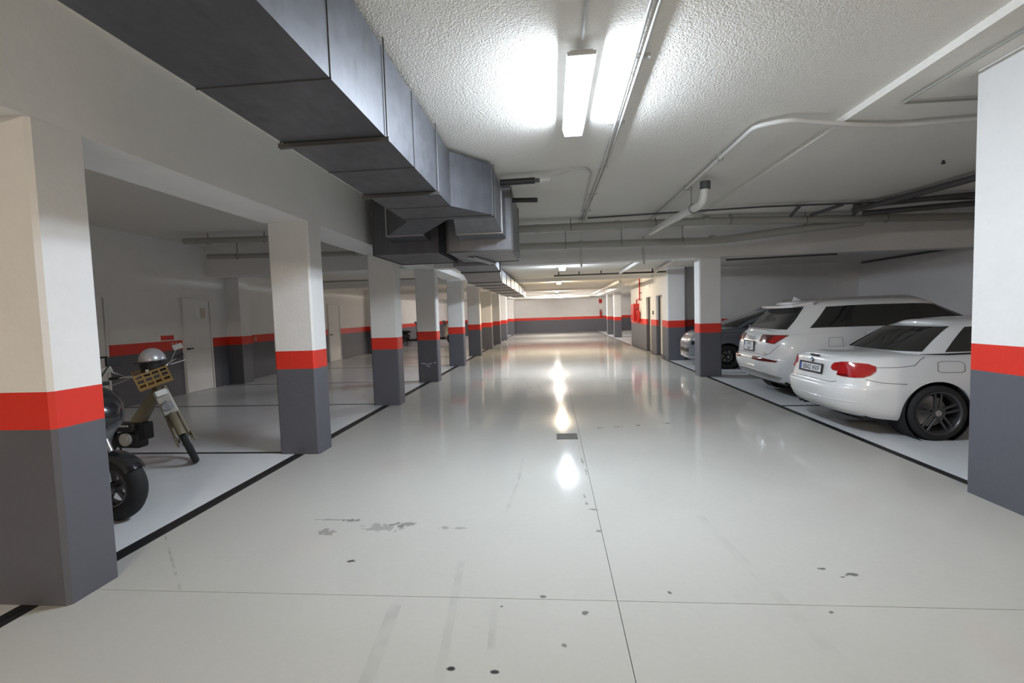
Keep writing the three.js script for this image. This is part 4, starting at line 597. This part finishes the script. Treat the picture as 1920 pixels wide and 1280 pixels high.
  part('engine', rbx(.5, .18, .2, .04, -1.18, .33, .06), M.pvcDark, o); part('stand', [cyl(P3(-.95, .28, .1), P3(-1.0, .01, .18), .012, 8), cyl(P3(-.95, .28, -.1), P3(-1.0, .01, -.18), .012, 8), cyl(P3(-1.0, .02, -.18), P3(-1.0, .02, .18), .012, 8)], M.black, o);
  return o;
}
scooter('black maxi scooter with clear headlights parked behind the painted column', [-3.63, -3.47], -.06, M.blackGloss);
scooter('dark scooter standing by the wall in the far left bays', [-7.2, -25.6], .1, M.blackGloss);
scooter('beige scooter parked deep in the far left bays', [-5.85, -26.6], -.25, new THREE.MeshPhysicalMaterial({ color: C(.5, .44, .34), roughness: .3, clearcoat: .6 }));

// ---- old moped with a crate on its handlebar
{
  const khaki = std({ color: C(.21, .18, .12), roughness: 0.45 });
  const o = thing('moped', 'old khaki moped with a plastic crate on its handlebar', 'moped', [-5.45, 0, -5.02]); o.rotation.y = -.06;
  bikeWheel(o, 0, .29, 0, .29, .06, M.steel, 28);
  part('frame', [pipeGeo([P3(.90, .86, 0), P3(.60, .42, 0), P3(.15, .42, 0), P3(0, .29, .06)], .035, .1, 12), pipeGeo([P3(.30, .42, 0), P3(.14, .74, 0)], .02), pipeGeo([P3(0, .29, -.06), P3(.3, .45, -.05), P3(.55, .45, 0)], .016)], khaki, o);
  part('frame_gusset', (() => { const s = new THREE.Shape([[.93, .84], [.60, .38], [.50, .42], [.55, .52], [.86, .88]].map(p => new THREE.Vector2(...p))); const g = new THREE.ExtrudeGeometry(s, { depth: .05, bevelEnabled: true, bevelSize: .012, bevelThickness: .012, bevelSegments: 2 }); g.translate(0, 0, -.025); return g; })(), khaki, o);
  part('engine_cover', rbx(.62, .10, .16, .03, .32, .43, .03), M.black, o); part('side_strip', rbx(.50, .022, .01, .004, .33, .455, .115), M.pvcGrey, o);
  part('engine', [rbx(.30, .18, .15, .03, .50, .27, 0), rbx(.16, .2, .12, .02, .66, .38, 0)], M.black, o); part('flywheel_cover', [cyl(P3(.50, .29, .07), P3(.50, .29, .10), .075, 24), cyl(P3(.50, .29, .10), P3(.50, .29, .108), .05, 20)], M.pvcGrey, o);
  part('saddle', skin([[-.02, .80, .05, .12], [.1, .82, .05, .12], [.28, .80, .04, .05], [.34, .79, .02, .02]], 18), M.black, o);
  part('luggage_rack', [pipeGeo([P3(.1, .62, .07), P3(-.35, .64, .07)], .008), pipeGeo([P3(.1, .62, -.07), P3(-.35, .64, -.07)], .008), cyl(P3(-.35, .64, -.07), P3(-.35, .64, .07), .008, 8), cyl(P3(-.2, .63, .07), P3(0, .29, .07), .007, 8), cyl(P3(-.2, .63, -.07), P3(0, .29, -.07), .007, 8)], M.steel, o);
  { const f = new THREE.TorusGeometry(.315, .04, 8, 28, Math.PI * .9); f.scale(1, 1, 1); f.rotateZ(.3); f.translate(0, .29, 0); part('rear_mudguard', f, khaki, o); }
  part('pedal', [cyl(P3(.38, .26, -.1), P3(.38, .26, .13), .012, 8), bx(.02, .16, .016, .38, .2, .12), rbx(.09, .022, .06, .006, .38, .13, .15)], M.black, o);
  part('side_stand', [cyl(P3(.40, .25, .05), P3(.44, .012, .13), .011, 8), cyl(P3(.44, .012, .13), P3(.47, .012, .16), .012, 8)], M.black, o);
  // steered front end: turned towards the aisle
  const F = new THREE.Group(); F.name = 'front_end'; F.position.set(.91, .86, 0); const rake = .46, ax = P3(-Math.sin(rake), Math.cos(rake), 0); F.quaternion.setFromAxisAngle(ax, -.80); o.add(F);
  const L = .66, e = P3(Math.sin(rake) * L + .03, -Math.cos(rake) * L + .01, 0);
  { const w = new THREE.Group(); w.name = 'wheel'; bikeWheel(F, e.x, e.y, 0, .29, .065, M.steel, 28); }
  const fork = part('fork', [-1, 1].map(s => [cyl(P3(0, .02, s * .055), P3(e.x, e.y, s * .065), .019, 10), cyl(P3(.20, -.36, s * .06), P3(e.x, e.y, s * .066), .024, 10), rbx(.05, .12, .02, .008, e.x - .0, e.y + .02, s * .085)]).flat(), khaki, F);
  { const f = new THREE.TorusGeometry(.318, .042, 8, 24, Math.PI * .62); f.rotateZ(.55); f.translate(e.x, e.y, 0); part('front_mudguard', f, khaki, F); }
  part('fork_shroud', (() => { const g = rbx(.055, .30, .15, .02, 0, 0, 0); g.rotateZ(rake); g.translate(.11, -.14, 0); return g; })(), std({ color: C(.42, .40, .35), roughness: .4 }), F);
  part('headlamp', cyl(P3(.15, -.16, 0), P3(.20, -.17, 0), .055, 20), clearLens, F); part('front_badge', rbx(.02, .07, .11, .01, .13, -.01, 0), M.white, F);
  part('handlebar', pipeGeo([P3(-.16, .26, -.33), P3(-.02, .24, -.16), P3(-.01, .06, 0), P3(-.02, .24, .16), P3(-.16, .26, .33)], .011, .06, 8), M.chrome, F);
  for (const s of [-1, 1]) { part('grip', cyl(P3(-.10, .25, s * .24), P3(-.18, .265, s * .36), .018, 10), M.rubber, F); part('brake_lever', cyl(P3(-.06, .22, s * .2), P3(-.12, .20, s * .36), .006, 6), M.steel, F); part('mirror', [cyl(P3(-.08, .25, s * .22), P3(-.06, .37, s * .32), .005, 6), rbx(.02, .07, .1, .01, -.06, .39, s * .34)], M.steel, F); }
  // crate: slatted walls with open slots
  const c = new THREE.Group(); c.name = 'crate'; c.position.set(.10, .12, 0); c.scale.set(.9, .78, .84); F.add(c);
  const cm = std({ color: C(.27, .165, .05), roughness: 0.6 });
  for (const y of [.0, .07, .14, .2]) { for (const s of [-1, 1]) { part('slat', bx(.01, y ? .024 : .04, .36, s * .13, y, 0), cm, c); part('slat', bx(.26, y ? .024 : .04, .01, 0, y, s * .18), cm, c); } }
  for (const z of [-.18, -.09, 0, .09, .18]) for (const s of [-1, 1]) part('upright', bx(.014, .24, .02, s * .13, .095, z), cm, c);
  for (const x of [-.06, .06]) for (const s of [-1, 1]) part('upright', bx(.02, .24, .014, x, .095, s * .18), cm, c);
  part('base', bx(.26, .012, .36, 0, -.02, 0), cm, c);
  // helmet lying in the crate
  o.updateMatrixWorld(true); const p = c.getWorldPosition(new THREE.Vector3());
  const hm = thing('helmet', 'silver open-face helmet with black rim lying in the crate', 'helmet', [p.x, p.y + .075, p.z]); hm.rotation.set(.12, -.9, .12);
  const sh = new THREE.SphereGeometry(.135, 28, 16, 0, Math.PI * 2, 0, Math.PI * .56); sh.scale(1.08, 1.02, .94); sh.translate(0, .175, 0); part('shell', sh, std({ color: C(.5, .5, .52), roughness: 0.3, metalness: 0.4 }), hm);
  const rim = new THREE.CylinderGeometry(.135, .118, .15, 28); rim.scale(1.09, 1, .95); rim.translate(0, .09, 0); part('rim', rim, M.black, hm);
  const ps = new THREE.TorusGeometry(.14, .012, 8, 28); ps.rotateX(Math.PI / 2); ps.scale(1.09, 1, .95); ps.translate(0, .16, 0); part('edge_band', ps, M.blackGloss, hm);
  part('peak', (() => { const g = new THREE.CylinderGeometry(.19, .19, .012, 20, 1, false, .6, 1.94); g.translate(.0, .165, 0); return g; })(), M.black, hm); part('buckle', rbx(.012, .05, .03, .004, .14, .06, .05), M.steel, hm);
}
renderer.render(scene, camera);
